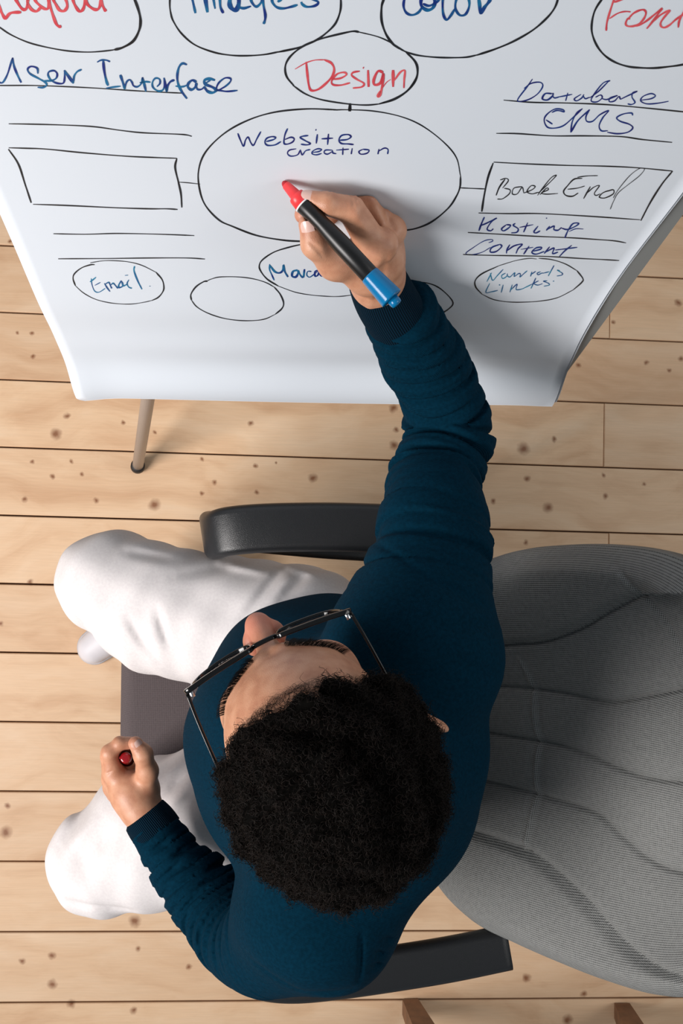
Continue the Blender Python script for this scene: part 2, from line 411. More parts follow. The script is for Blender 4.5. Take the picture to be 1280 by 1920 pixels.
write('drawn_oval', 'large black oval around Website creation', 'k', (0, 0), 1, [(3,[(630,205.5),(575,204),(515,210),(465,225),(420,250),(385,285),(372,320),(374,355),(385,385),(410,412),(435,424),(480,441),(530,450),(570,452.5),(640,455),(700,448),(747,434),(780,428),(810,415),(840,390),(855,368),(862,350),(863,330)]),
 (2.2,[(863,330),(855,295),(830,265),(790,235),(750,218),(700,208),(650,205.5),(625,206)])], 3)
A = (0, 90); S = 5.333
write('handwritten_word', 'blue word User', 'b', A, S, [[(-60,100),(-50,250),(-20,330),(0,345),(30,340),(70,270),(100,180),(125,95)],(4,[(125,95),(140,180),(175,270),(212,345)]),
 [(378,255),(370,200),(310,182),(275,210),(300,255),(380,300),(450,340),(465,370),(430,392),(375,390)],[(440,325),(510,325),(560,300),(570,255),(540,225),(490,235),(480,270),(510,320),(570,350),(630,350),(645,300),(645,220)],
 (5,[(640,220),(690,290),(735,352)]),[(735,340),(740,280),(770,235),(815,212)]], 3.4)
write('handwritten_word', 'blue word Interfase', 'b', A, S, [[(970,140),(1010,120),(1060,120),(1100,135)],(4.4,[(1030,120),(1040,220),(1060,320),(1080,375)]),[(1060,400),(1120,390),(1205,380)],
 (4.6,[(1201,265),(1223,330),(1248,410)]),[(1248,400),(1263,340),(1293,315),(1318,340),(1333,375),(1373,385),(1413,350),(1423,290)],(4.2,[(1423,290),(1443,370),(1458,432)]),[(1395,345),(1453,335),(1503,340)],
 [(1568,385),(1598,350),(1593,310),(1553,300),(1523,340),(1528,390),(1573,425),(1623,420),(1643,370),(1641,300)],(4.2,[(1638,295),(1653,370),(1665,432),(1673,380),(1703,335),(1743,318)]),
 (4.2,[(1868,165),(1823,152),(1788,190),(1771,270),(1778,350),(1813,430),(1868,505)]),[(1753,378),(1813,385),(1863,370),(1893,330)],(4.6,[(1963,340),(1923,320),(1883,350),(1878,390),(1913,415),(1953,385),(1963,345)]),
 [(1958,370),(1973,410),(2013,410),(2048,380)],(5,[(2148,320),(2093,305),(2043,320),(2053,360),(2123,390),(2158,420),(2123,445),(2073,430),(2043,390)]),[(2053,350),(2103,320)],
 [(2163,430),(2253,380),(2303,330),(2298,300),(2243,300),(2183,350),(2163,410),(2213,425),(2273,432),(2373,422)]], 3.2)
write('drawn_line', 'line under User Interfase', 'k', (0, 0), 1, [(2.2,[(-40,159),(0,160),(60,160),(120,162),(180,165),(240,169),(290,172),(345,174.5)])], 2.2)
A = (430, 230); S = 4
write('handwritten_word', 'navy word Website', 'n', A, S, [[(62,78),(82,130),(105,175),(120,130),(140,108),(160,150),(180,168),(205,120),(235,65)],
 [(275,140),(330,125),(345,110),(320,103),(280,115),(265,145),(285,168),(340,165),(385,140)],[(435,42),(415,90),(408,150),(430,160),(470,145),(485,120),(460,108),(415,125)],
 [(590,95),(550,100),(530,110),(570,135),(605,155),(580,165),(535,160)],[(658,85),(650,155)],[(648,53)],[(742,82),(735,165)],[(690,120),(775,115)],
 [(825,130),(880,125),(910,105),(890,88),(840,95),(820,130),(840,155),(890,158),(930,163)]], 2.7)
write('handwritten_word', 'navy word creation', 'n', A, S, [[(500,195),(450,205),(435,230),(460,250),(510,240),(530,205)],[(530,200),(545,240),(570,210),(605,200)],
 [(625,222),(670,215),(690,200),(660,195),(625,212),(620,232),(650,240),(690,230)],[(770,205),(720,205),(710,225),(735,235),(770,215)],[(770,205),(775,225),(800,232)],[(850,185),(848,240)],[(800,205),(895,198)],
 [(920,190),(912,235)],[(1000,198),(970,215),(985,235),(1030,228),(1045,205),(1000,198)],[(1120,195),(1112,235)],[(1115,215),(1160,190),(1188,200),(1185,235)]], 2.4)
A = (930, 130); S = 3.657
write('handwritten_word', 'navy word Database', 'n', A, S, [[(248,65),(210,120),(145,212),(210,210),(280,170),(318,115),(300,88),(240,95),(190,130)],(3,[(380,165),(335,165),(315,200),(350,208),(385,180),(388,160)]),[(385,180),(400,195),(440,185)],
 [(490,160),(475,215)],[(415,190),(460,182),(520,170)],[(580,170),(535,200),(550,215),(585,195),(600,170)],[(595,180),(610,200),(640,190)],[(640,195),(700,150),(765,85),(775,78),(730,95),(670,170),(650,215),(690,222),(725,195),(715,175),(680,190)],
 [(725,200),(760,205),(830,178),(780,195),(775,220),(810,215),(840,185),(850,205)],[(850,205),(900,180),(965,150),(935,160),(930,190),(950,225),(925,240),(900,235)],
 [(995,210),(1060,200),(1090,180),(1060,165),(1005,185),(990,215),(1030,235),(1100,232),(1180,218)]], 2.3)
write('handwritten_word', 'navy letters CMS', 'n', A, S, [[(380,295),(410,282),(440,284),(465,290),(455,275),(400,272),(345,310),(328,350),(350,395),(400,402),(460,385),(520,335),(590,268)],[(340,345),(385,375)],
 [(590,268),(550,300),(520,360),(510,432)],(3,[(640,275),(560,350),(512,430)]),[(640,275),(615,320),(620,355),(660,355),(710,310),(770,282),(730,330),(705,385),(720,420),(765,420)],
 [(935,315),(925,298),(870,305),(825,330),(850,355),(910,375),(935,400),(900,430),(830,440),(760,430)]], 2.5)
write('drawn_line', 'line under Database', 'k', A, S, [[(50,210),(240,225),(480,230),(740,240),(980,260),(1280,290),(1340,296)]], 2.4)
write('drawn_line', 'line under CMS', 'k', A, S, [[(0,438),(150,440),(380,455),(600,455),(850,460),(1000,480),(1205,500)]], 2.4)
A = (890, 290); S = 3.282
write('drawn_box', 'black box around Back End', 'k', A, S, [[(115,45),(300,55),(560,65),(800,70),(1000,80),(1215,100)],(3,[(1215,100),(1150,180),(1080,290),(1020,405)]),(3.4,[(112,50),(80,140),(55,260),(42,350)]),[(22,358),(200,362),(400,362),(700,378),(1015,400)]], 2.2)
write('drawn_line', 'connector from the large oval to the Back End box', 'k', (0, 0), 1, [[(863,352),(885,353),(909,354)]], 2)
write('handwritten_word', 'thin black word Back', 'k', A, S, [(2.6,[(185,150),(150,200),(130,250)]),[(155,155),(190,145),(205,160),(170,205)],[(180,205),(215,215),(210,240),(170,270),(138,272)],
 [(290,195),(240,205),(230,240),(260,240),(290,200),(300,235)],[(300,235),(350,215),(370,195),(345,190),(320,225),(350,240),(390,230)],[(390,235),(450,180),(500,128),(470,140),(420,200),(385,250)],[(400,245),(440,205),(450,215),(410,235),(440,242),(510,238)]], 1.8)
write('handwritten_word', 'thin black word End', 'k', A, S, [(2.4,[(660,145),(610,150),(570,190),(545,225),(560,250),(600,255),(635,235)]),[(570,212),(630,205),(675,192)],[(630,138),(690,130),(755,128)],(2.4,[(710,195),(690,230),(668,270)]),[(690,235),(730,200),(765,190),(735,235),(745,250),(770,240)],
 (2,[(820,220),(785,235),(765,260),(800,265),(850,240),(850,215),(810,225)]),(1.2,[(850,265),(880,215),(950,130),(1010,85),(1042,88),(1010,130),(940,185),(880,235),(850,290),(832,335)])], 1.8)
A = (0, 220); S = 3.2
write('drawn_box', 'empty black box at the left', 'k', A, S, [[(52,182),(160,185),(280,190),(500,212),(750,232),(920,240),(1060,245)],(3.2,[(50,190),(110,280),(150,400),(187,512)]),[(198,521),(400,528),(700,542),(900,548),(1000,548),(1065,552)],(3.4,[(1060,245),(1050,300),(1070,390),(1085,460),(1090,540)])], 2.4)
write('drawn_line', 'connector from the empty box to the large oval', 'k', A, S, [[(1072,388),(1130,392),(1200,400)]], 1.6)
write('drawn_line', 'single line above the empty box', 'k', A, S, [[(52,38),(180,40),(370,45),(560,55),(720,77),(860,92),(1060,100),(1120,105),(1150,113)]], 2.3)
write('drawn_line', 'upper of two lines below the empty box', 'k', (0, 360), 2, [[(200,156),(320,158),(440,155),(600,158),(728,163)]], 2)
write('drawn_line', 'line just above Email', 'k', (0, 360), 2, [[(218,250),(400,249),(560,247),(700,247),(768,251)]], 2)
A = (120, 475); S = 6.095
write('drawn_oval', 'oval around Email', 'k', A, S, [(2.4,[(350,128),(300,130),(200,165),(120,230),(103,290),(130,370)]),(1.4,[(130,370),(220,450),(350,520),(500,560),(650,577),(780,577),(900,560),(1000,538)]),(2.4,[(1000,538),(1070,505),(1120,450),(1140,390),(1120,300),(1050,215)]),(1.4,[(1050,215),(900,140),(760,100),(600,83),(450,83),(300,105)])], 2)
write('handwritten_word', 'turquoise word Email', 't', A, S, [(1.8,[(310,285),(320,360),(350,430),(400,442),(470,400)]),[(295,325),(330,300),(365,270)],(1.6,[(350,365),(415,330)]),[(460,340),(490,390),(525,435)],[(470,350),(510,330),(530,370),(545,400)],[(535,360),(560,340),(590,370),(615,400)],
 (3,[(655,310),(625,360),(630,390),(670,370),(660,320)]),[(660,340),(680,370),(720,350)],[(740,300),(720,345),(740,385),(775,398)],(1.4,[(695,250),(730,247)]),(3,[(805,145),(800,200),(840,310),(890,410)]),(1.4,[(980,373)])], 2.4)
A = (470, 440); S = 5.818
write('handwritten_word', 'blue word Marca partly hidden by the hand', 'b', A, S, [(2.6,[(205,320),(205,380),(230,440),(255,497)]),(3.4,[(205,330),(260,400),(310,415),(345,390),(355,330),(370,400),(405,460)]),(4,[(510,385),(460,400),(450,450),(490,460),(515,420),(515,385)]),
 [(515,385),(540,440),(570,460),(580,380)],(4,[(585,375),(575,465)]),(2,[(660,400),(620,400),(610,440),(640,462),(690,430),(740,385)]),[(740,385),(700,400),(700,450),(730,440),(750,390),(760,440),(800,450)]], 3)
write('drawn_oval', 'oval around Marca', 'k', A, S, [(1.5,[(1115,655),(1000,670),(900,674),(780,668),(640,655),(480,625),(300,560)]),(2.6,[(300,560),(180,485),(110,400),(92,335),(130,270),(250,190),(400,140),(565,102),(700,85)])], 2)
write('drawn_oval', 'empty oval', 'k', (350, 500), 6.4, [(2.8,[(250,172),(200,180),(110,240),(50,330),(55,400)]),(1.7,[(55,400),(120,480),(250,555),(430,615),(620,643),(800,645),(940,625),(1060,570)]),(2.6,[(1060,570),(1140,500),(1160,430),(1120,330),(1050,245)]),(1.7,[(1050,245),(950,190),(800,145),(620,122),(400,122),(300,145),(250,165)])], 2)
write('drawn_oval', 'oval mostly hidden behind the sleeve', 'k', (0, 0), 1, [(2.2,[(735,540),(760,531),(790,529),(815,535),(835,549),(849,567),(841,579),(825,588),(790,600),(750,604)])], 2)
A = (860, 390); S = 3.879
write('handwritten_word', 'navy word Hosting', 'n', A, S, [(3,[(185,65),(165,110),(145,165)]),[(150,130),(200,110),(275,72),(240,95),(205,150),(230,165),(250,150)],[(345,120),(310,150),(325,165),(360,145),(375,125),(345,120)],[(410,110),(395,125),(430,150),(420,175),(380,180)],
 [(500,105),(470,175)],(1.8,[(440,140),(540,120)]),[(575,130),(545,170),(560,180),(590,165)],(2,[(637,73)]),[(660,130),(635,162)],[(640,155),(690,130),(690,155),(720,160),(745,140)],[(745,145),(790,155),(850,130),(870,110),(830,112),(800,150),(780,190),(770,218)],(1.6,[(800,170),(850,150),(905,152)])], 2.5)
write('drawn_line', 'line under Hosting', 'k', A, S, [[(65,177),(300,190),(560,205),(800,215),(1000,228),(1130,238),(1215,253)]], 2.1)
write('handwritten_word', 'navy word Content', 'n', A, S, [(1.6,[(215,252),(245,240),(235,228),(180,240),(100,290),(50,330),(100,338),(170,320),(230,285)]),[(300,262),(240,285),(228,318),(270,315),(310,280),(300,262)],[(370,265),(350,300),(345,330)],[(350,310),(400,275),(460,262),(430,295),(415,330)],
 [(510,275),(470,335)],(1.6,[(450,300),(540,285)]),[(530,315),(590,300),(600,285),(560,290),(530,320),(560,335),(620,315)],[(660,280),(620,330)],[(630,320),(690,290),(680,330),(720,320)],[(820,270),(770,310),(730,352)],(2.2,[(700,305),(780,295),(860,285)])], 2.5)
write('drawn_line', 'line under Content', 'k', A, S, [[(30,337),(200,343),(420,347),(650,352),(900,367),(1060,375),(1165,381)]], 2)
A = (880, 475); S = 5.565
write('drawn_oval', 'oval around Naturals Links', 'k', A, S, [(1.4,[(700,58),(620,52),(480,75),(300,130)]),(2.4,[(300,130),(130,210),(60,280),(65,350),(130,425)]),(1.6,[(130,425),(250,480),(400,505),(560,508),(750,495),(920,460),(1080,380)]),(2.4,[(1080,380),(1170,300),(1180,260),(1120,180)]),(1.7,[(1120,180),(1000,110),(860,65),(720,50)])], 2)
write('handwritten_word', 'thin turquoise word Naturals', 't', A, S, [[(230,200),(180,295)],[(215,205),(240,280),(290,230),(350,165)],[(375,205),(335,230),(345,262),(385,240),(395,210)],[(390,230),(420,245),(470,200),(465,240),(510,210),(530,215),(525,245),(560,215),(600,180)],
 [(650,190),(635,240)],[(640,220),(690,185)],[(740,190),(705,205),(715,222),(750,205),(770,205)],(2.2,[(880,125),(820,235)]),[(770,205),(830,190)],[(940,180),(915,175),(965,205),(960,225),(910,235)]], 1.7)
write('handwritten_word', 'thin turquoise word Links', 't', A, S, [[(210,310),(170,405),(230,400),(295,385)],[(350,325),(330,408)],[(305,328),(320,328)],[(445,325),(420,405)],[(430,380),(495,320),(485,375),(540,372),(600,345),(650,320)],(2.2,[(690,255),(640,365)]),
 [(650,320),(720,285)],[(665,315),(710,330),(760,315)],[(810,285),(770,290),(820,310),(830,330),(775,342)],[(875,288)]], 1.7)

# ================================================================ implicit-surface modelling (numpy surface nets)
def nrm(v): v = np.asarray(v, float); return v / np.linalg.norm(v)
def s_ball(p, c, r): return np.linalg.norm(p - np.asarray(c), axis=1) - r
def s_cone(p, a, b, ra, rb):
    a = np.asarray(a, float); b = np.asarray(b, float); d = b - a
    t = np.clip(((p - a) @ d) / (d @ d), 0, 1)
    return np.linalg.norm(p - a - t[:, None] * d, axis=1) - (ra + (rb - ra) * t)
def s_ell(p, c, rad, ax=None):
    q = p - np.asarray(c, float)
    if ax is not None: q = q @ np.asarray(ax, float).T          # rows of ax are the local axes
    rad = np.asarray(rad, float); k0 = np.linalg.norm(q / rad, axis=1); k1 = np.linalg.norm(q / (rad * rad), axis=1)
    return k0 * (k0 - 1) / np.maximum(k1, 1e-6)
def smin(a, b, k):
    h = np.maximum(k - np.abs(a - b), 0) / k
    return np.minimum(a, b) - h * h * k * .25
def smax(a, b, k): return -smin(-a, -b, k)
class Tube:
    """SDF of a curved, tapering limb; gives arc parameter and angle so cloth can fold along it"""
    def __init__(s, pts, rad, n=5):
        s.p = catmull(pts, n); s.r = np.interp(np.linspace(0, 1, len(s.p)), np.linspace(0, 1, len(rad)), rad)
        seg = np.linalg.norm(np.diff(s.p, axis=0), axis=1); s.L = np.concatenate([[0], np.cumsum(seg)])
    def query(s, p):
        best = np.full(len(p), 1e9); bt = np.zeros(len(p)); br = np.zeros(len(p)); bi = np.zeros(len(p), int)
        for i in range(len(s.p) - 1):
            a, b = s.p[i], s.p[i+1]; d = b - a
            t = np.clip(((p - a) @ d) / (d @ d), 0, 1); q = p - a - t[:, None] * d
            D2 = np.linalg.norm(q, axis=1); r = s.r[i] + (s.r[i+1] - s.r[i]) * t
            m = (D2 - r) < best
            best = np.where(m, D2 - r, best); bt = np.where(m, s.L[i] + t * (s.L[i+1] - s.L[i]), bt); bi = np.where(m, i, bi)
        return best, bt, bi
    def angle(s, p, bi, ref=(0, 0, 1)):
        T = np.diff(s.p, axis=0); T /= np.linalg.norm(T, axis=1)[:, None]
        T = T[bi]; ref = np.asarray(ref, float); u = ref - T * (T @ ref)[:, None]; u /= np.linalg.norm(u, axis=1)[:, None] + 1e-9
        v = np.cross(T, u); q = p - s.p[bi]
        return np.arctan2((q * v).sum(1), (q * u).sum(1))
def surface(fn, lo, hi, h, B=8):
    """mesh the zero level of fn; only blocks near the surface are sampled"""
    lo = np.asarray(lo, float); hi = np.asarray(hi, float)
    nb = np.ceil((hi - lo) / (h * B)).astype(int)
    I = np.stack(np.meshgrid(*[np.arange(k) for k in nb], indexing='ij'), -1).reshape(-1, 3)
    c = lo + (I + .5) * h * B
    d = fn(c); keep = np.abs(d) < h * B * .87 * 1.35 + .004
    I = I[keep]
    g = np.stack(np.meshgrid(*[np.arange(B + 1)] * 3, indexing='ij'), -1).reshape(-1, 3)
    CV, CK, EE = [], [], []
    N = nb * B + 2
    key = lambda a: (a[..., 0] * N[1] + a[..., 1]) * N[2] + a[..., 2]
    corners = np.array([[i, j, k] for i in (0, 1) for j in (0, 1) for k in (0, 1)])
    edges = [(a, b) for a in range(8) for b in range(a + 1, 8) if np.abs(corners[a] - corners[b]).sum() == 1]
    for s0 in range(0, len(I), 1500):
        J = I[s0:s0 + 1500]
        gi = J[:, None] * B + g[None]
        val = fn((lo + gi.reshape(-1, 3) * h)).reshape(len(J), B + 1, B + 1, B + 1)
        sg = val < 0
        cnt = sum(sg[:, i:i+B, j:j+B, k:k+B].astype(np.int8) for i, j, k in corners)
        act = (cnt > 0) & (cnt < 8)
        bi, x, y, z = np.nonzero(act)
        if len(bi) == 0: continue
        cv = np.stack([val[bi, x + i, y + j, z + k] for i, j, k in corners], 1)
        acc = np.zeros((len(bi), 3)); m = np.zeros(len(bi))
        for a, b in edges:
            va, vb = cv[:, a], cv[:, b]; cr = (va < 0) != (vb < 0)
            t = np.where(cr, va / np.where(cr, va - vb, 1), 0)
            pt = corners[a] + t[:, None] * (corners[b] - corners[a])
            acc += pt * cr[:, None]; m += cr
        cell = J[bi] * B + np.stack([x, y, z], 1)
        CV.append(lo + (cell + acc / m[:, None]) * h); CK.append(key(cell + 1))
        for ax in range(3):
            o = np.zeros(3, int); o[ax] = 1; ci = int(o @ [4, 2, 1])
            cr = (cv[:, 0] < 0) != (cv[:, ci] < 0)
            EE.append((np.full(cr.sum(), ax), (cell + 1)[cr], cv[cr, 0] < 0))
    V = np.concatenate(CV); K = np.concatenate(CK); o = np.argsort(K); K = K[o]; V = V[o]
    F4 = []
    for ax, c, neg in EE:
        if len(c) == 0: continue
        a = ax[0]; b1, b2 = [(1, 2), (2, 0), (0, 1)][a]
        e1 = np.zeros(3, int); e1[b1] = 1; e2 = np.zeros(3, int); e2[b2] = 1
        q = np.stack([key(c - e1 - e2), key(c - e2), key(c), key(c - e1)], 1)
        ix = np.searchsorted(K, q); ix = np.minimum(ix, len(K) - 1); ok = (K[ix] == q).all(1)
        ix = ix[ok]; ng = neg[ok]; ix[~ng] = ix[~ng][:, ::-1]; F4.append(ix)
    F4 = np.concatenate(F4)
    return V, F4
def clip_faces(V, F4, keepv):
    F4 = F4[keepv[F4].all(1)]; u, inv = np.unique(F4, return_inverse=True)
    return V[u], inv.reshape(F4.shape)
def crease(p, a, b, wd, dep):
    """groove (dep > 0) or ridge along a segment, seen from above"""
    a = np.asarray(a)[:2]; b = np.asarray(b)[:2]; d = b - a
    t = np.clip(((p[:, :2] - a) @ d) / (d @ d), 0, 1); q = p[:, :2] - a - t[:, None] * d
    e = np.sin(np.pi * np.clip(t, .04, .96)) ** .5
    return dep * e * np.exp(-(q ** 2).sum(1) / (wd * wd))

# ================================================================ the sitter
# --- skeleton
BACK_P = P(1000, 1450, .86); _a = P(1335, 1480, 1.165) - P(806, 1380, .575); BACK_N = nrm(np.cross([0, 1.0, 0], _a)); BACK_N *= -np.sign(BACK_N[0]); BACK_P = P(806, 1380, .575)
R_SH = np.array([.168, -.105, 1.085]); L_SH = np.array([.058, -.405, 1.055])
NECK0 = np.array([.125, -.245, 1.10]); HEADC = np.array([.0495, -.178, 1.300])
FWD = nrm([-.440, .898, .04]); LFT = nrm(np.cross([0, 0, 1.0], FWD)); UPH = np.cross(FWD, LFT)
HAX = np.array([LFT, FWD, UPH])
def hd(l, f, u): return HEADC + LFT * l + FWD * f + UPH * u
R_ARM = [R_SH, P(812,1000,1.03), P(820,900,.985), P(838,805,.955), P(806,705,1.0), P(764,625,1.06), P(742,582,1.094)]
R_ARM_R = [.085, .0700, .0565, .0560, .0505, .0465, .0455]
R_CUFF = [P(748,604,1.085), P(722,560,1.112), P(703,517,1.145)]
L_ARM = [L_SH, P(505,1765,.93), P(455,1755,.86), P(400,1700,.80), P(335,1615,.765), P(285,1548,.75)]
L_ARM_R = [.078, .064, .058, .050, .042, .034]
L_CUFF = [P(300,1565,.752), P(268,1524,.748)]
SHD = nrm(R_SH - L_SH); CHF = nrm(np.cross([0, 0, 1.0], SHD)); TAX = np.array([SHD, CHF, np.cross(SHD, CHF)])
TR, TLf = Tube(R_ARM, R_ARM_R), Tube(L_ARM, L_ARM_R)
TRl = TR.L[-1]; TLl = TLf.L[-1]
def folds(t, ang, L, spec, seed):
    """rounded rolls of cloth with tight valleys, running round the sleeve at a slant"""
    out = np.zeros_like(t)
    for (t0, t1, amp, per, sl, a0) in spec:
        wgt = np.clip((t - t0) / .03, 0, 1) * np.clip((t1 - t) / .03, 0, 1)
        ph = t / per + sl * np.cos(ang - a0) + .10 * np.sin(2 * ang + seed + t * 25) + .05 * np.sin(3 * ang + t * 40 + seed * 2)
        x_ = ph - np.round(ph); b = 1 - np.exp(-(x_ / .17) ** 2) - .9 * x_ * x_
        m = .75 + .25 * np.sin(ang * 1.0 + seed + np.floor(ph) * 2.1)
        out += wgt * amp * 1.15 * (b * (.45 + .7 * m) - .70)
    return out
R_FOLD = [(.05, .20, .0095, .040, .25, .5), (.17, .36, .0120, .030, .22, .3), (.34, .46, .0090, .030, .40, .8), (.44, .66, .0070, .026, .45, 1.2)]
L_FOLD = [(.10, .32, .0070, .030, .3, .4), (.28, .60, .0058, .022, .35, 2.0)]
def torso_sdf(p):
    d = s_ell(p, (.080, -.255, .80), (.186, .20, .30), None)
    d = smin(d, s_ell(p, (.12, -.262, .64), (.150, .185, .13)), .08)
    d = smin(d, s_ell(p, (.128, -.262, 1.00), (.215, .118, .145), TAX), .07)
    d = smin(d, s_cone(p, L_SH + (.01, .01, 0), R_SH, .078, .082), .06)
    d = smin(d, s_cone(p, (.150, -.265, .98), (.158, -.255, 1.06), .10, .085), .05)
    return d
def sweater_sdf(p, detail=True):
    d = torso_sdf(p)
    a, ta, ia = TR.query(p); b, tb, ib = TLf.query(p)
    if detail:
        m = a < .03
        if m.any(): a = a.copy(); a[m] -= folds(ta[m], TR.angle(p[m], ia[m]), TRl, R_FOLD, 1.0)
        m = b < .03
        if m.any(): b = b.copy(); b[m] -= folds(tb[m], TLf.angle(p[m], ib[m]), TLl, L_FOLD, 4.0)
    for T_ in (0, 1):
        arr = (a, b)[T_]; e_ = (TR, TLf)[T_].p; e1 = e_[-1]; dr_ = nrm(e_[-1] - e_[-3]); m = np.linalg.norm(p - e1, axis=1) < .09
        if m.any():
            arr = arr.copy(); arr[m] = smax(arr[m], (p[m] - e1) @ dr_ - .002, .012)
            if T_ == 0: a = arr
            else: b = arr
    m = (p[:, 1] > .18) & (a < .05)
    if m.any(): a = a.copy(); a[m] = smax(a[m], paper_gap(p[m]) + .0035, .01)
    d = smin(d, a, .05); d = smin(d, b, .045)
    if detail:
        near = np.abs(d) < .03; q = p[near]
        w = .0025 * np.sin(q[:, 0] * 34 + q[:, 1] * 22 + 2 * np.sin(q[:, 2] * 11)) + .002 * np.sin(q[:, 1] * 55 - q[:, 0] * 18 + q[:, 2] * 20)
        for (x0, y0, x1, y1, z, wd, dep) in SW_CR: w = w + crease(q, P(x0, y0, z), P(x1, y1, z), wd, dep) * np.clip((q[:, 2] - .8) / .1, 0, 1)
        d = d.copy(); d[near] += w
        # neckline opening and collar band
        nz = .5 * (1 + np.tanh((q[:, 2] - 1.0) / .05))
    m = p[:, 1] > .18
    if m.any(): d = d.copy(); d[m] = np.maximum(d[m], paper_gap(p[m]) + .0015)
    d = smax(d, .016 - (p - BACK_P) @ BACK_N, .03)
    col = s_cone(p, NECK0 + (0, .0, .03), NECK0 + (-.012, .01, .085), .079, .070)
    d = smin(d, col, .03)
    return d
SW_CR = [(470,1780,560,1822,1.05,.006,.004),(560,1822,650,1815,1.05,.006,.004),(708,1728,728,1745,1.07,.004,.005),(695,1752,712,1772,1.07,.004,.006),(690,1775,706,1788,1.06,.004,.006),
 (668,1712,668,1818,1.08,.0024,.0045),(690,1010,780,1080,1.05,.004,.003),(780,1080,900,1140,1.08,.006,.004),(800,1170,915,1165,1.1,.006,.004),(600,1110,690,1012,.98,.003,.003),(820,1230,925,1250,1.08,.007,.004)]
# --- trousers
R_KNEE = P(202,1093,.556); L_KNEE = P(192,1612,.556)
T_SEG = [(R_KNEE, P(300,1140,.560), .083, .098), (P(300,1140,.560), P(560,1205,.60), .098, .125), (L_KNEE, P(300,1562,.565), .088, .112), (P(300,1562,.565), P(560,1490,.60), .112, .128)]
R_ANK = P(285,1130,.11); L_ANK = P(290,1590,.11)
TR_CR = [(300,1140,320,1205,.007,.0045),(245,1155,282,1222,.007,.004),(268,1170,300,1240,.007,.003),(235,1035,330,1050,.008,.003),(528,1066,458,1152,.0075,.0045),(548,1075,500,1135,.009,-.0040),(570,1082,525,1112,.0075,.0035),(545,1062,590,1078,.007,-.003),
 (415,1056,500,1072,.007,-.003),(330,1080,420,1060,.01,.003),(160,1500,110,1590,.010,.004),(195,1520,130,1590,.010,-.004),(215,1545,190,1590,.008,.004),(300,1430,345,1400,.006,.004),(310,1450,352,1418,.006,-.004),(318,1475,355,1445,.006,.004),(325,1495,356,1470,.006,-.003),(120,1690,250,1705,.006,.004),(130,1120,165,1190,.008,.003)]
def trousers_sdf(p, detail=True):
    d = np.full(len(p), 1e9)
    for a, b, ra, rb in T_SEG: d = smin(d, s_cone(p, a, b, ra, rb), .03)
    d = smin(d, s_ell(p, (.105, -.27, .60), (.14, .19, .125)), .06)
    for kn, an in ((R_KNEE, R_ANK), (L_KNEE, L_ANK)):
        k2 = kn + np.array([.012, 0, -.03])
        d = smin(d, s_cone(p, k2, k2 * .45 + an * .55, .082, .066), .02)
        d = smin(d, s_cone(p, k2 * .45 + an * .55, an, .066, .060), .03)
    seat = smax(np.maximum(-.262 - p[:, 0], p[:, 0] - .30), p[:, 2] - .4825, .006)
    d = smax(d, -seat, .010)
    if detail:
        near = np.abs(d) < .02; q = p[near]
        w = .0018 * np.sin(q[:, 0] * 45 + q[:, 1] * 60) * np.sin(q[:, 1] * 30 + 1) + .0014 * np.sin(q[:, 0] * 90 - q[:, 1] * 40 + q[:, 2] * 60)
        for (x0, y0, x1, y1, wd, dep) in TR_CR: w = w + crease(q, P(x0, y0, .62), P(x1, y1, .62), wd, dep * 1.5) * (q[:, 2] > .5)
        d = d.copy(); d[near] += w
    return d
# --- head, in its own axes (left, forward, up)
def head_local(q):
    l, f, u = q[:, 0], q[:, 1], q[:, 2]; al = np.abs(l); s = np.stack([al, f, u], 1)
    d = s_ell(q, (0, -.012, .022), (.077, .100, .092))
    d = smin(d, s_ell(q, (0, .040, .000), (.064, .058, .075)), .03)          # forehead
    d = smin(d, s_cone(q, (0, .034, -.045), (0, .050, -.098), .054, .034), .03)   # face to chin
    d = smin(d, s_cone(s, (.050, .010, -.075), (.018, .058, -.108), .020, .018), .03)   # jaw
    d = smin(d, s_ball(s, (.043, .060, -.042), .022), .025)                  # cheekbone
    d = smin(d, s_cone(s, (.012, .094, -.002), (.042, .076, .003), .0095, .010), .014)   # brow ridge
    d = smax(d, -s_ell(s, (.031, .1005, -.020), (.017, .012, .012)), .012)   # eye socket
    d = np.minimum(d, s_ball(s, (.031, .0775, -.020), .0138))                # lidded eyeball
    d = smin(d, s_ell(s, (.031, .082, -.0175), (.0145, .0120, .0068)), .003)
    d = smin(d, s_cone(q, (0, .094, -.010), (0, .1240, -.046), .0085, .0125), .012)   # nose
    d = smin(d, s_ell(s, (.0130, .110, -.050), (.0080, .012, .0080)), .008)
    d = smax(d, -s_ell(s, (.007, .113, -.059), (.0035, .006, .004)), .002)
    d = smin(d, s_cone(s, (0, .094, -.0755), (.018, .085, -.078), .0062, .0040), .006)   # lips
    d = smin(d, s_cone(s, (0, .093, -.0865), (.016, .084, -.083), .0070, .0040), .005)
    d = smin(d, s_ball(q, (0, .080, -.110), .018), .015)                     # chin
    ex = np.where(l < 0, .013, -.004); s = s - np.stack([ex, 0*ex - .004, 0*ex], 1)
    ear = s_ell(s, (.0900, -.018, -.018), (.0065, .0200, .0320), np.array([nrm([.80, .60, -.1]), nrm([-.60, .80, .0]), nrm([.1, 0, 1])]))
    ear = smax(ear, -s_ell(s, (.0950, -.011, -.014), (.005, .011, .019), np.array([nrm([.80, .60, -.1]), nrm([-.60, .80, .0]), nrm([.1, 0, 1])])), .004)
    d = smin(d, ear, .008)
    d = smin(d, s_cone(q, (0, -.030, -.050), (0, -.052, -.175), .056, .062), .03)   # neck
    return d
def head_sdf(p): return head_local((p - HEADC) @ HAX.T)
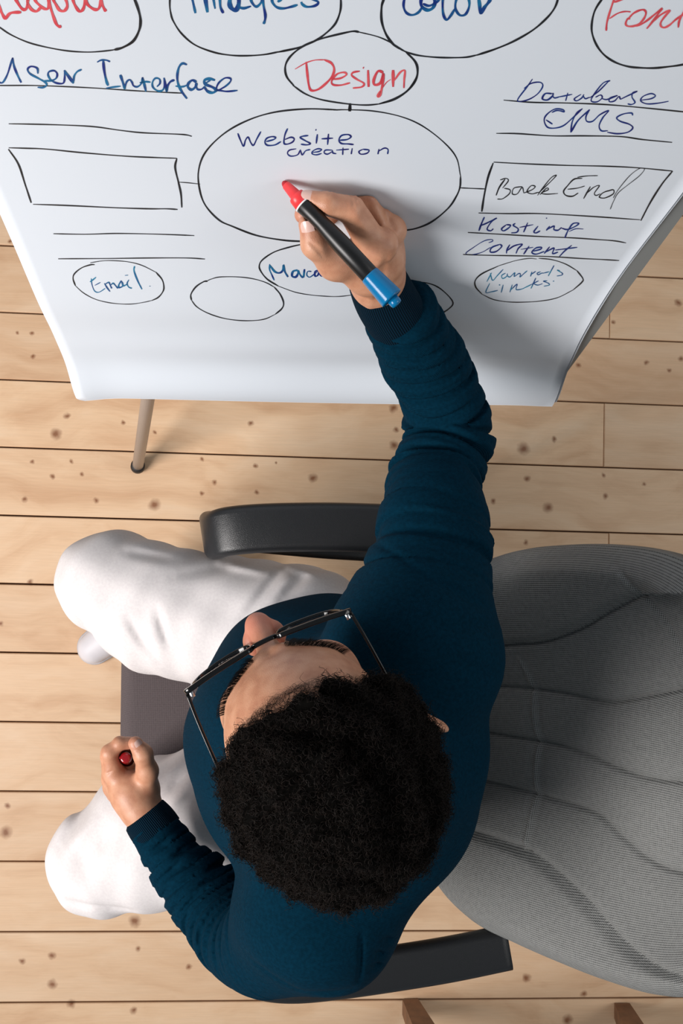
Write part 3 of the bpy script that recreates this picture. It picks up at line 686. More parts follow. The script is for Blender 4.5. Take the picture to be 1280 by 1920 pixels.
def chain(p, pts, rad, k=.003):
    d = np.full(len(p), 1e9)
    for i in range(len(pts) - 1): d = smin(d, s_cone(p, pts[i], pts[i+1], rad[i], rad[i+1]), k)
    return d
# --- right hand, closed round the marker
PT = on_paper([(530, 337)], .002)[0]; PE = P(741, 567, 1.268); PD = nrm(PE - PT)
RH = dict(
 wrist=[P(708,545,1.128), P(706,515,1.152), P(704,488,1.176)], wr=[.0270, .0262, .0270],
 index=[P(705,461,1.224), P(658,394,1.258), P(614,382,1.268), P(574,374,1.2655)], ir=[.0184, .0132, .0108, .0088],
 middle=[P(726,434,1.206), P(686,372,1.234), P(626,374,1.232), P(568,403,1.226)], mr=[.0150, .0118, .0100, .0086],
 ring=[P(728,424,1.186), P(708,374,1.205), P(650,380,1.203), P(608,416,1.200)], rr=[.0130, .0100, .0088, .0080],
 pinky=[P(722,444,1.166), P(715,402,1.174), P(672,400,1.172), P(640,424,1.172)], pr=[.0115, .0085, .0078, .0070],
 thumb=[P(686,516,1.184), P(628,490,1.214), P(591,458,1.240), P(581,421,1.251)], tr=[.0195, .0174, .0134, .0112])
def paper_gap(p):
    q = p - BO; return paper_h(p[:, 0], q @ BU) + .0012 - q @ BN
def rhand_sdf(p):
    w = chain(p, RH['wrist'], RH['wr'], .02)
    k = RH['wrist'][2]
    for n, r in (('index', .0150), ('middle', .0150), ('ring', .0140), ('pinky', .0130)):
        w = smin(w, s_cone(p, k + (RH[n][0] - k) * .15, RH[n][0], .0195, r * .96), .016)
    w = smin(w, s_cone(p, k, RH['thumb'][0], .022, .0185), .014)
    w = smin(w, s_cone(p, RH['thumb'][0], RH['thumb'][1], .0185, .0145), .012)
    w = smin(w, s_cone(p, RH['thumb'][1], RH['index'][0] - (0, 0, .012), .0125, .014), .014)      # web
    w = smin(w, s_cone(p, RH['thumb'][1] - (0, 0, .012), RH['middle'][0] - (.004, .004, .010), .012, .013), .012)
    fi = [chain(p, RH[n], RH[r]) for n, r in (('index', 'ir'), ('middle', 'mr'), ('ring', 'rr'), ('pinky', 'pr'))]
    th_ = chain(p, RH['thumb'][1:], RH['tr'][1:], .006)
    d = smin(w, th_, .008)
    g = fi[0]
    for x in fi[1:]: g = smin(g, x, .0028)
    d = smin(d, g, .0065)
    for n, i in (('index', 1), ('middle', 1), ('ring', 1)):                    # knuckle swellings
        d = smin(d, s_ball(p, RH[n][i] + np.array([0, .001, .0022]), .0088), .006)
    for n, r_ in (('index', .0165), ('middle', .0140), ('ring', .0125)): d = smin(d, s_ball(p, RH[n][0] + np.array([.005, .000, .0045]), r_), .006)
    for a, b, dep in (((650,365),(660,405),.0009),((655,362),(668,402),.0009),((672,372),(655,405),.0007),((617,365),(612,388),.0007),((578,455),(602,470),.0012),((583,462),(606,478),.0009)):
        q = crease(p, P(*a, 1.25), P(*b, 1.25), .0013, dep); d = d + q
    for a, b, dep in (((712,372),(738,420),.0036),((684,384),(722,440),.0032),((712,490),(712,530),-.0014),((726,470),(722,520),.0016),((655,420),(690,455),-.0012)):
        d = d + crease(p, P(*a, 1.235), P(*b, 1.235), .004, dep)
    # knuckles rest flat on the sheet; the marker presses its own channel in the skin
    d = smax(d, paper_gap(p), .004)
    ax_ = PT + (PE - PT) * .78; d = smax(d, -np.minimum(s_cone(p, PT, PE, .0094, .0095), s_cone(p, ax_, PE, .0120, .0124)), .0012)
    return d
# --- left hand, a loose fist round a red cap
LH = dict(
 wrist=[P(292,1555,.752), P(262,1512,.748), P(250,1490,.745)], wr=[.0270, .0255, .0280],
 index=[P(214,1450,.748), P(206,1412,.762), P(224,1394,.764), P(244,1393,.760)], ir=[.0140, .0112, .0098, .0088],
 middle=[P(211,1460,.724), P(203,1418,.738), P(222,1396,.738), P(246,1398,.734)], mr=[.0140, .0112, .0098, .0088],
 ring=[P(212,1474,.702), P(205,1432,.712), P(224,1406,.712), P(248,1408,.708)], rr=[.0130, .0106, .0094, .0084],
 pinky=[P(218,1488,.686), P(212,1452,.690), P(230,1424,.690), P(250,1420,.688)], pr=[.0120, .0095, .0085, .0078],
 thumb=[P(272,1478,.746), P(276,1446,.766), P(268,1414,.782), P(254,1394,.786)], tr=[.0180, .0145, .0125, .0100])
def lhand_sdf(p):
    w = chain(p, LH['wrist'], LH['wr'], .02); k = LH['wrist'][2]
    for n, r in (('index', .0150), ('middle', .0150), ('ring', .0140), ('pinky', .0130)):
        w = smin(w, s_cone(p, k, LH[n][0], .0210, r), .016)
    w = smin(w, s_cone(p, k, LH['thumb'][0], .022, .0180), .014)
    d = smin(w, chain(p, LH['thumb'], LH['tr'], .008), .008)
    g = chain(p, LH['index'], LH['ir'])
    for n, r in (('middle', 'mr'), ('ring', 'rr'), ('pinky', 'pr')): g = smin(g, chain(p, LH[n], LH[r]), .0028)
    d = smin(d, g, .007)
    d = smin(d, s_ball(p, LH['index'][1] + np.array([-.001, .001, .003]), .0105), .006)
    for a, b, dep in (((244,1398),(266,1392),.0010),((250,1408),(272,1400),.0009),((192,1460),(206,1452),.0012)):
        d = d + crease(p, P(*a, .79), P(*b, .79), .0014, dep)
    d = smin(d, s_ball(p, P(240,1427,.728), .016), .004)
    d = smax(d, -s_cone(p, P(233,1417,.795), P(239,1424,.735), .0096, .0096), .002)
    return d
def core_sdf(p):
    d = np.minimum(sweater_sdf(p, False), trousers_sdf(p, False)) + .016
    d = np.where(p[:, 2] > 1.13, np.maximum(d, .02), d)
    return d
# --- materials
def skin_material():
    t = NT('skin'); g = t.n('ShaderNodeNewGeometry')
    nz = t.n('ShaderNodeTexNoise'); nz.inputs['Scale'].default_value = 70; nz.inputs['Detail'].default_value = 4; t.l(g, 'Position', nz, 'Vector')
    r = t.ramp(nz, 'Fac', [(.3, srgb(178, 122, 94)), (.52, srgb(193, 139, 109)), (.75, srgb(202, 151, 122))])
    at = t.n('ShaderNodeAttribute', attribute_name='blush')
    mx = t.n('ShaderNodeMix', data_type='RGBA'); t.l(at, 'Fac', mx, 0); t.l(r, 0, mx, 6); mx.inputs[7].default_value = srgb(186, 104, 92)
    an = t.n('ShaderNodeAttribute', attribute_name='nail')
    mx2 = t.n('ShaderNodeMix', data_type='RGBA'); t.l(an, 'Fac', mx2, 0); t.l(mx, 2, mx2, 6); mx2.inputs[7].default_value = srgb(214, 172, 158)
    ah = t.n('ShaderNodeAttribute', attribute_name='stubble')
    mx3 = t.n('ShaderNodeMix', data_type='RGBA'); t.l(ah, 'Fac', mx3, 0); t.l(mx2, 2, mx3, 6); mx3.inputs[7].default_value = srgb(52, 34, 26)
    t.l(mx3, 2, t.b, 'Base Color')
    ro = t.n('ShaderNodeMapRange'); t.l(an, 'Fac', ro, 'Value'); ro.inputs['To Min'].default_value = .46; ro.inputs['To Max'].default_value = .22; t.l(ro, 0, t.b, 'Roughness')
    t.b.inputs['Subsurface Weight'].default_value = .06; t.b.inputs['Subsurface Radius'].default_value = (.6, .25, .15); t.b.inputs['Subsurface Scale'].default_value = .006
    f = t.n('ShaderNodeTexVoronoi'); f.inputs['Scale'].default_value = 900; t.l(g, 'Position', f, 'Vector')
    b1 = t.bump(f, 'Distance', .25, .0005); t.bump(nz, 'Fac', .15, .0012, b1)
    return t.m
def cloth_material(name, c0, c1, scale, strength, rough=.9, sheen=.3, stripe=None):
    t = NT(name); g = t.n('ShaderNodeNewGeometry')
    nz = t.n('ShaderNodeTexNoise'); nz.inputs['Scale'].default_value = 260; nz.inputs['Detail'].default_value = 2; t.l(g, 'Position', nz, 'Vector')
    r = t.ramp(nz, 'Fac', [(.3, c0), (.7, c1)]); t.l(r, 0, t.b, 'Base Color')
    mp = t.n('ShaderNodeMapping'); t.l(g, 'Position', mp, 'Vector'); mp.inputs['Rotation'].default_value = (.3, .2, stripe or 0)
    wv = t.n('ShaderNodeTexWave', bands_direction='Y'); wv.inputs['Scale'].default_value = scale; wv.inputs['Distortion'].default_value = 1.2; wv.inputs['Detail'].default_value = 1
    t.l(mp, 0, wv, 'Vector')
    b = t.bump(wv, 'Fac', strength, .0008); t.bump(nz, 'Fac', strength * .25, .0004, b)
    t.b.inputs['Roughness'].default_value = rough; t.b.inputs['Sheen Weight'].default_value = sheen; t.b.inputs['Sheen Roughness'].default_value = .4
    t.b.inputs['Specular IOR Level'].default_value = .05
    if sheen: t.b.inputs['Sheen Tint'].default_value = c1
    return t.m
M_SKIN = skin_material()
M_SWEAT = cloth_material('navy_teal_jersey', srgb(0, 32, 47), srgb(1, 40, 58), 260, .35, sheen=0, stripe=.25)
M_WHITE = cloth_material('white_cotton_twill', srgb(212, 206, 206), srgb(220, 215, 214), 330, .12, sheen=0)
M_HAIR = plain('black_hair', srgb(21, 14, 10), .55, spec=.14, noise=.5, nscale=120)
M_HAIRB = plain('hair_under_curls', srgb(6, 5, 4), .9, spec=.05)

# --- body: head, hands and the limbs under the clothes, one mesh
LOW = .0065
V1, F1 = surface(core_sdf, (-.45, -.65, .05), (.40, .40, 1.16), LOW)
V2, F2 = surface(head_sdf, HEADC - .19, HEADC + (.19, .17, .14), .0021)
bb = np.array([v for k in RH.values() if not isinstance(k[0], float) for v in k])
V3, F3 = surface(rhand_sdf, bb.min(0) - .032, bb.max(0) + .032, .0013)
bb = np.array([v for k in LH.values() if not isinstance(k[0], float) for v in k])
V4, F4_ = surface(lhand_sdf, bb.min(0) - .032, bb.max(0) + .032, .0015)
vs = [V1, V2, V3, V4]; fs = []; off = 0
for v_, f_ in zip(vs, [F1, F2, F3, F4_]): fs.append(f_ + off); off += len(v_)
person = mesh('person', np.concatenate(vs), np.concatenate(fs), M_SKIN)
person['label'] = 'man in navy sweater and white trousers, seated, writing on the flip chart'
person['category'] = 'person'
# skin attributes
Vb = np.concatenate(vs); nv = len(Vb)
blush = np.zeros(nv); nail = np.zeros(nv); stub = np.zeros(nv)
o2 = len(V1); o3 = o2 + len(V2); o4 = o3 + len(V3)
qh = (V2 - HEADC) @ HAX.T; qa = np.stack([np.abs(qh[:, 0]), qh[:, 1], qh[:, 2]], 1)
blush[o2:o3] = .75 * np.exp(-(((qh - (0, .120, -.045)) / (.022, .03, .022)) ** 2).sum(1)) + .8 * np.exp(-(((qa - (.085, -.014, -.02)) / (.012, .03, .035)) ** 2).sum(1)) + .25 * np.exp(-(((qa - (.04, .08, -.045)) / .03) ** 2).sum(1)) + .9 * np.exp(-(((qh - (0, .095, -.081)) / (.022, .02, .009)) ** 2).sum(1))
for D3, off_, Vv in ((RH, o3, V3), (LH, o4, V4)):
    for n in ('index', 'thumb', 'middle'):
        tip, pr = D3[n][3], D3[n][2]
        blush[off_:off_+len(Vv)] += .45 * np.exp(-((Vv - tip) ** 2).sum(1) / .010 ** 2)
    for n in ('index', 'middle', 'ring'):
        for i in (0, 1): blush[off_:off_+len(Vv)] += .22 * np.exp(-((Vv - D3[n][i]) ** 2).sum(1) / .011 ** 2)
for nm, arr in (('blush', blush), ('nail', nail), ('stubble', stub)):
    a_ = person.data.attributes.new(nm, 'FLOAT', 'POINT'); a_.data.foreach_set('value', np.clip(arr, 0, 1).astype(np.float32))
# --- finger nails: little curved plates
M_NAIL = plain('finger_nail', srgb(216, 178, 166), .22, spec=.6)
def nail_plate(tip, prev, up, r, ln, wd):
    d = nrm(np.array(tip) - prev); up = np.array(up, float); up = nrm(up - d * (up @ d)); s = np.cross(d, up)
    V = []; nu, nv_ = 9, 9
    for i in range(nu):
        a = -1 + 2 * i / (nu - 1)
        for j in range(nv_):
            b = -1 + 2 * j / (nv_ - 1)
            w_ = wd * (1 - .25 * max(0, abs(a) - .4) ** 2 / .36)
            ang = b * w_ / r * (1 - .12 * abs(a) ** 3)
            V.append(np.array(tip) + d * (a * ln + ln * .12 * (1 - b * b) * (1 if a > 0 else -1)) + up * math.cos(ang) * r - up * .0009 * a * a + s * math.sin(ang) * r)
    Fc = [(i*nv_+j, i*nv_+j+1, (i+1)*nv_+j+1, (i+1)*nv_+j) for i in range(nu-1) for j in range(nv_-1)]
    return mesh('finger_nail', V, Fc, M_NAIL, person)
nail_plate(RH['index'][3] + (RH['index'][2] - RH['index'][3]) * .10, RH['index'][2], (.05, .25, 1), .0094, .0060, .0056)
nail_plate(RH['thumb'][3] + (RH['thumb'][2] - RH['thumb'][3]) * .12, RH['thumb'][2], (-.45, -.1, 1), .0116, .0086, .0072)
nail_plate(LH['thumb'][3] + (LH['thumb'][2] - LH['thumb'][3]) * .1, LH['thumb'][2], (.35, .5, 1), .0104, .0066, .0062)
# --- clothes
V, F_ = surface(sweater_sdf, (-.32, -.62, .56), (.40, .36, 1.24), .0026)
hemz = .60
k_ = (V[:, 2] > .585)
# open cuffs: drop the closed ends of both sleeves, and the disc under the collar
def behind(pt, dr, rad): return (((V - pt) @ dr) > 0) & (np.linalg.norm(V - pt, axis=1) < rad)
ct = NECK0 + np.array([-.012, .01, .098]); k_ &= ~(((V - ct) @ nrm([-.12, .10, 1])) > .012)
V, F_ = clip_faces(V, F_, k_)
sweater = mesh('sweater', V, F_, M_SWEAT, person)
V, F_ = surface(trousers_sdf, (-.42, -.62, .11), (.32, .12, .76), .0042)
V, F_ = clip_faces(V, F_, V[:, 2] > .125)
trousers = mesh('trousers', V, F_, M_WHITE, person)
def rib_material():
    t = NT('ribbed_cuff_knit'); u = t.n('ShaderNodeUVMap'); sx = t.n('ShaderNodeSeparateXYZ'); t.l(u, 0, sx, 0)
    m = t.n('ShaderNodeMath', operation='MULTIPLY'); m.inputs[1].default_value = 2 * math.pi * 84; t.l(sx, 1, m, 0)
    s_ = t.n('ShaderNodeMath', operation='SINE'); t.l(m, 0, s_, 0)
    r = t.n('ShaderNodeMapRange'); r.inputs['From Min'].default_value = -1; t.l(s_, 0, r, 'Value')
    cr = t.ramp(r, 0, [(0, srgb(0, 10, 19)), (1, srgb(2, 36, 54))]); t.l(cr, 0, t.b, 'Base Color')
    t.b.inputs['Roughness'].default_value = .95; t.b.inputs['Specular IOR Level'].default_value = .1
    t.bump(r, 0, .9, .001); return t.m
M_RIB = rib_material()
def cuff(path, r0, r1):
    p = catmull(path, 10); n = len(p); sc_ = []
    for i in range(n):
        t = i / (n - 1); sc_.append(r0 + (r1 - r0) * t + .0018 * math.sin(t * 3.1) - .004 * max(0, (t - .93) / .07) ** 2)
    v, f, uv = sweep(p, circ(1.0, 96), closed_ends=False, scales=sc_)
    # turned-in edge
    n0 = len(v); c = p[-1]; T = nrm(p[-1] - p[-2])
    for j in range(96): q = np.array(v[n0 - 96 + j]); v.append(c - T * .004 + (q - c) * .90)
    f += [(n0 - 96 + j, n0 - 96 + (j + 1) % 96, n0 + (j + 1) % 96, n0 + j) for j in range(96)]
    uv += [(1, j / 96) for j in range(96)]
    return mesh('cuff', v, f, M_RIB, sweater, uv=uv)
cuff(R_CUFF, .0350, .0308); cuff(L_CUFF, .0345, .0315)
# shoes
M_SHOE = plain('white_sneaker_leather', srgb(216, 212, 216), .5)
M_SOLE = plain('shoe_sole_rubber', srgb(190, 186, 188), .7)
for an, toe in ((R_ANK, P(232,1172,.04)), (L_ANK, P(190,1600,.04))):
    a = np.array(an); a[2] = .05; tt = np.array(toe); tt[2] = .042; d_ = nrm(tt - a); heel = a - d_ * .05; toe_ = heel + d_ * .215
    def shoe_sdf(p, heel=heel, toe_=toe_, a=a, d_=d_):
        x = s_cone(p, heel + (0, 0, .0), heel + (toe_ - heel) * .62, .038, .044)
        x = smin(x, s_cone(p, heel + (toe_ - heel) * .55, toe_ - (0, 0, .008), .046, .034), .02)
        x = smin(x, s_cone(p, a - d_ * .005, a + (0, 0, .06), .042, .040), .03)
        x = smax(x, -(p[:, 2] - .012), .006); return smax(x, -s_cone(p, a - d_ * .005 + (0, 0, .07), a + (0, 0, .14), .034, .036), .004)
    V, F_ = surface(shoe_sdf, np.minimum(heel, toe_) - .07, np.maximum(heel, toe_) + (.07, .07, .10), .005)
    V[:, 2] = np.maximum(V[:, 2], .006)
    sh = mesh('shoe', V, F_, M_SHOE, person)
    def sole_sdf(p, heel=heel, toe_=toe_):
        q = p.copy(); q[:, 2] = 0; h2 = heel.copy(); t2 = toe_.copy(); h2[2] = 0; t2[2] = 0
        x = np.minimum(s_cone(q, h2, h2 + (t2 - h2) * .6, .041, .047), s_cone(q, h2 + (t2 - h2) * .55, t2, .048, .038))
        return smax(x, np.abs(p[:, 2] - .0125) - .010, .004)
    V, F_ = surface(sole_sdf, np.minimum(heel, toe_) * (1, 1, 0) - (.07, .07, .01), np.maximum(heel, toe_) * (1, 1, 0) + (.07, .07, .04), .004)
    mesh('sole', V, F_, M_SOLE, sh)

# --- hair: curls rooted all over the scalp
def hairline(f): return np.interp(f, [-.12, -.06, -.02, .015, .035, .055, .075, .10], [-.080, -.066, -.030, -.012, .030, .062, .082, .105])
def scalp_fn(q): 
    """how far inside the hair area a point in head axes lies"""
    l, f, u = q[:, 0], q[:, 1], q[:, 2]
    fr = .006 * np.sin(l * 90 + 1) + .004 * np.sin(l * 210)
    side = np.clip((np.abs(l) - .045) / .03, 0, 1) * .010
    return u - hairline(f + fr - side * 1.0)
def hair_sdf(p):
    q = (p - HEADC) @ HAX.T
    d = s_ell(q, (-.003, -.016, .026), (.094, .106, .103))
    d = smin(d, s_ell(q, (0, -.062, -.02), (.070, .052, .055)), .03)
    n_ = .0046 * np.sin(q[:, 0] * 150 + 3 * np.sin(q[:, 1] * 60)) * np.sin(q[:, 1] * 140 + 2 * np.sin(q[:, 2] * 70)) + .0036 * np.sin(q[:, 2] * 190 + q[:, 0] * 80) 
    d = d + n_
    d = smax(d, -s_ell(q, (-.104, -.024, -.012), (.020, .026, .040)), .006)
    return smax(d, -(scalp_fn(q) - .004) * .8, .010)
V, F_ = surface(hair_sdf, HEADC - .15, HEADC + .15, .0026)
hair = mesh('hair', V, F_, M_HAIRB, person)
hair['label'] = 'short black curly hair'
def curls(count, rad_rng, len_rng, thick, root_noise=0.0, sel=None, seed=3):
    rg = np.random.default_rng(seed); Vs, Fs = [], []; o = 0
    # roots on the hair shell
    idx = rg.integers(0, len(V), int(count * 2.2)); roots = V[idx] + rg.normal(0, .0012, (len(idx), 3))
    q = (roots - HEADC) @ HAX.T; s_ = scalp_fn(q)
    if sel is None: ok = s_ > .002
    else: ok = sel(q, s_)
    roots = roots[ok][:count]; q = q[ok][:count]
    nrmv = q - (0, -.018, .01); nrmv = nrmv / np.linalg.norm(nrmv, axis=1)[:, None]; nrmv = nrmv @ HAX
    n = 11; m = len(roots)
    rad = rg.uniform(*rad_rng, m); ln = rg.uniform(*len_rng, m); turns = rg.uniform(1.0, 2.2, m); ph = rg.uniform(0, 6.28, m)
    tilt = nrmv + rg.normal(0, .8, (m, 3)); tilt /= np.linalg.norm(tilt, axis=1)[:, None]
    sd = np.cross(tilt, rg.normal(0, 1, (m, 3))); sd /= np.linalg.norm(sd, axis=1)[:, None]; up_ = np.cross(tilt, sd)
    T = np.linspace(0, 1, n); A = ph[:, None] + T[None] * turns[:, None] * 6.28
    g = .4 + .6 * np.sin(T * 2.6)[None]
    C = (roots - nrmv * .0035)[:, None] + tilt[:, None] * (T[None, :, None] * ln[:, None, None]) + sd[:, None] * (np.cos(A) * rad[:, None] * g)[..., None] + up_[:, None] * (np.sin(A) * rad[:, None] * g)[..., None]
    Tg = np.gradient(C, axis=1); Tg /= np.linalg.norm(Tg, axis=2)[..., None] + 1e-9
    s1 = np.cross(Tg, tilt[:, None]); s1 /= np.linalg.norm(s1, axis=2)[..., None] + 1e-9; s2 = np.cross(Tg, s1)
    th_ = thick * (1 - .75 * T)[None, :, None]
    ring = np.stack([C + s1 * th_, C - s1 * th_ * .5 + s2 * th_ * .87, C - s1 * th_ * .5 - s2 * th_ * .87], 2)      # m, n, 3, 3
    VV = ring.reshape(-1, 3); base_ = (np.arange(m) * n * 3)[:, None, None] + (np.arange(n - 1) * 3)[None, :, None]
    j = np.arange(3)[None, None]; j2 = (np.arange(3) + 1) % 3
    FF = np.stack([base_ + j, base_ + j2, base_ + 3 + j2, base_ + 3 + j], -1).reshape(-1, 4)
    return VV, FF
c1 = curls(21000, (.0018, .0038), (.006, .013), .00045, seed=5)
c2 = curls(1200, (.0020, .0055), (.010, .018), .00030, seed=9, sel=lambda q, s_: (s_ > -.004))
o_ = len(c1[0])
cm = mesh('hair_curls', np.concatenate([c1[0], c2[0]]), np.concatenate([c1[1], c2[1] + o_]), M_HAIR, hair); cm['kind'] = 'stuff'
# sparse fine hairs along the hairline, eyebrows and lashes
def fine_hairs(items, name, thick, mat, parent):
    VV, FF = [], []
    for pts in items:
        c = catmull(pts, 4); n = len(c)
        v_, f_, _ = sweep(c, [(thick, 0), (-thick*.5, thick*.87), (-thick*.5, -thick*.87)], closed_ends=False, scales=np.linspace(1, .25, n), up=(.3, .2, 1))
        o = len(VV); VV += list(v_); FF += [tuple(i + o for i in q_) for q_ in f_]
    o = mesh(name, VV, FF, mat, parent); return o
def on_head(l, f, u, lift=0.0):
    """push a point in head axes out (or in) to the skin"""
    q = np.array([[l, f, u]], float); dr = nrm(q[0] - (0, 0, -.01))
    for _ in range(12):
        d = head_local(q)[0]; q = q - dr * (d - lift) * .9
    return hd(*q[0])
fine = []
rg = np.random.default_rng(11)
for _ in range(420):
    l = rg.uniform(-.072, .072); base_f = np.interp(abs(l), [0, .03, .055, .075], [.076, .070, .048, .02]); f0 = base_f + rg.uniform(-.002, .008)
    u0 = np.interp(f0, [.015, .035, .055, .075, .1], [-.012, .03, .062, .082, .1]) - rg.uniform(0, .008)
    a = on_head(l, f0, u0, 0); R_ = rg.uniform(.0015, .005); A0 = rg.uniform(0, 6.28); sg = rg.choice([-1, 1])
    t1 = nrm(LFT * rg.normal() + FWD * .5 + UPH * .6); nn = nrm(a - HEADC); t1 = nrm(t1 - nn * (t1 @ nn)); t2 = np.cross(nn, t1)
    fine.append([a + nn * (.0004 + .0012 * k) + t1 * R_ * (1 - math.cos(k * 1.1)) * sg + t2 * R_ * math.sin(k * 1.1) + t1 * .002 * k for k in range(5)])
fine_hairs(fine, 'hairline_wisps', .00011, M_HAIR, hair)['kind'] = 'stuff'
br = []
for sgn in (-1, 1):
    for _ in range(520):
        t = rg.uniform(0, 1); w_ = (1 - t) * .0026 + .0012
        l = sgn * (.014 + .040 * t); f0 = .096 - .030 * t ** 1.6; u0 = .004 + .006 * math.sin(t * 2.4) + rg.uniform(-w_, w_)
        a = on_head(l, f0, u0, .0002); dr = nrm(LFT * sgn * (.6 + t) + UPH * (.55 - .8 * t) + FWD * (.25 - .5 * t)); nn = nrm(a - hd(0, 0, 0))
        br.append([a, a + dr * .0035 + nn * .0012, a + dr * .0075 + nn * .0010])
fine_hairs(br, 'eyebrows', .00015, M_HAIR, person)['kind'] = 'stuff'
la = []
for sgn in (-1, 1):
    for k in range(46):
        t = -1 + 2 * k / 45 + rg.uniform(-.02, .02); l = sgn * .031 + t * .0130; f0 = .0775 + math.sqrt(max(0, .0146 ** 2 - (t * .0130) ** 2)); u0 = -.0215
        a = hd(l, f0 - .001, u0); dr = nrm(FWD * 1.0 + LFT * t * .55 + UPH * .10); ln = .0085 * (.75 + .25 * rg.uniform())
        la.append([a, a + dr * ln * .5 - UPH * .0008, a + dr * ln + UPH * .0018])
fine_hairs(la, 'eyelashes', .00016, M_HAIR, person)['kind'] = 'stuff'

# ================================================================ eyeglasses
M_BLK = plain('glossy_black_acetate', srgb(7, 7, 8), .10, spec=.5)
M_SILV = plain('hinge_metal', srgb(205, 205, 208), .2, metal=1)
def glass_material():
    t = NT('clear_lens'); t.b.inputs['Base Color'].default_value = (1, 1, 1, 1); t.b.inputs['Roughness'].default_value = 0
    t.b.inputs['Transmission Weight'].default_value = 1; t.b.inputs['IOR'].default_value = 1.02; t.b.inputs['Alpha'].default_value = .25
    return t.m
gl = empty('eyeglasses', 'black-framed square eyeglasses worn on the face of the seated man', 'glasses', tuple(hd(0, .11, -.015)))
GF = .1120; GU = -.018; GS = 1.055
def gp(l, u, f=0.0):    # a point of the front, bowed round the face
    return hd(l * GS, GF - .0013 * (abs(l) / .03) ** 2 + f, GU + u)
fr_ = None
parts = []
for sgn in (-1, 1):
    loop = [(.0115, .0035), (.0135, .0150), (.0300, .0205), (.0540, .0200), (.0690, .0160), (.0690, .0020), (.0620, -.0160), (.0480, -.0225), (.0280, -.0225), (.0150, -.0140)]
    c = [gp(sgn * a, b) for a, b in loop]; cc = catmull(c + [c[0]], 5)
    v, f, _ = sweep(cc, rrect(.0030, .0046, .0009, 3), up=FWD, closed_ends=False); parts.append((v, f))
    c3 = [gp(sgn*a, b) for a, b in ((.013, .0155), (.03, .0205), (.054, .0200), (.0735, .0170), (.0765, .0125))]
    v, f, _ = sweep(catmull(c3, 5), rrect(.0046, .0048, .0010, 3), up=FWD); parts.append((v, f))
v, f, _ = sweep(catmull([gp(-.0125, .009), gp(-.006, .0125, .0010), gp(.006, .0125, .0010), gp(.0125, .009)], 5), rrect(.0048, .0044, .0010, 3), up=FWD); parts.append((v, f))
v, f = merge(parts); mesh('frame_front', v, f, M_BLK, gl)
M_GLASS = glass_material()
for sgn in (-1, 1):
    cx, cu = .041, -.0015; pts_ = [(.0125, .003), (.0145, .014), (.030, .019), (.054, .0185), (.067, .015), (.0675, .002), (.0610, -.0150), (.0475, -.021), (.0285, -.021), (.016, -.0130)]
    c = catmull([gp(sgn*a, b, .0002) for a, b in pts_] + [gp(sgn*pts_[0][0], pts_[0][1], .0002)], 4)[:-1]
    n = len(c); V = list(c) + [gp(sgn*cx, cu, .0016)] + [x - FWD * .0016 for x in c] + [gp(sgn*cx, cu, 0.0)]
    Fc = []
    for i in range(n):
        j = (i + 1) % n; Fc += [(i, j, n), (n + 1 + j, n + 1 + i, 2*n + 1), (i, n + 1 + i, n + 1 + j, j)]
    mesh('lens', V, Fc, M_GLASS, gl)
    c = [hd(sgn*.0812, GF - .0105, GU + .0128), hd(sgn*.0835, .075, GU + .013), hd(sgn*.0855, .035, GU + .012), hd(sgn*.0865, .002, GU + .010), hd(sgn*.0885, -.022, GU - .006), hd(sgn*.0880, -.038, GU - .026)]
    v, f, _ = sweep(catmull(c, 6), rrect(.0030, .0045, .0009, 3)); tm = mesh('temple', v, f, M_BLK, gl)
    v, f, _ = sweep([hd(sgn*.0755, GF - .0125, GU + .0125), hd(sgn*.0795, GF - .0125, GU + .0125)], rrect(.0042, .0062, .001, 2), up=FWD); mesh('hinge', v, f, M_SILV, tm)
# ================================================================ marker in the right hand
M_RED = plain('red_marker_plastic', srgb(232, 58, 62), .35, spec=.5)
M_NIB = plain('red_felt_tip', srgb(170, 36, 46), .9)
M_BAR = plain('black_marker_barrel', srgb(9, 9, 10), .35, spec=.5)
M_WRING = plain('white_marker_ring', srgb(232, 232, 232), .4)
M_BLUE = plain('glossy_blue_cap', srgb(0, 108, 160), .2, spec=.4)
LP = np.linalg.norm(PE - PT)
mk = empty('marker', 'black marker with red tip and blue cap end held in the writing hand', 'marker', tuple(PT))
def rev(name, prof, mat, par): 
    v, f = lathe(prof, PT, PE, 32); return mesh(name, v, f, mat, par)
rev('nib', [(0, .0010), (.001, .0024), (.0030, .0034), (.009, .0036)], M_NIB, mk)
rev('collar', [(.0035, .0034), (.0045, .0042), (.0180, .0058), (.0185, .0078), (.0200, .0084), (.0290, .0092)], M_RED, mk)
rev('white_ring', [(.0288, .0090), (.0290, .0098), (.0302, .0098), (.0304, .009)], M_WRING, mk)
bp = [(.0302, .0090), (.0308, .0093), (.045, .0078), (.055, .0076), (.066, .0086), (.080, .0092), (LP - .036, .0092), (LP - .0355, .0088)]
rev('barrel', bp, M_BAR, mk)
cp = rev('blue_cap', [(LP - .0360, .0088), (LP - .0358, .0096), (LP - .0345, .0098), (LP - .0070, .0116), (LP - .0055, .0118), (LP - .0050, .0112), (LP - .0048, .0060)], M_BLUE, mk)
rev('cap_button', [(LP - .0055, .0058), (LP + .0005, .0058), (LP + .0025, .0050), (LP + .0032, .0030)], M_BLUE, cp)
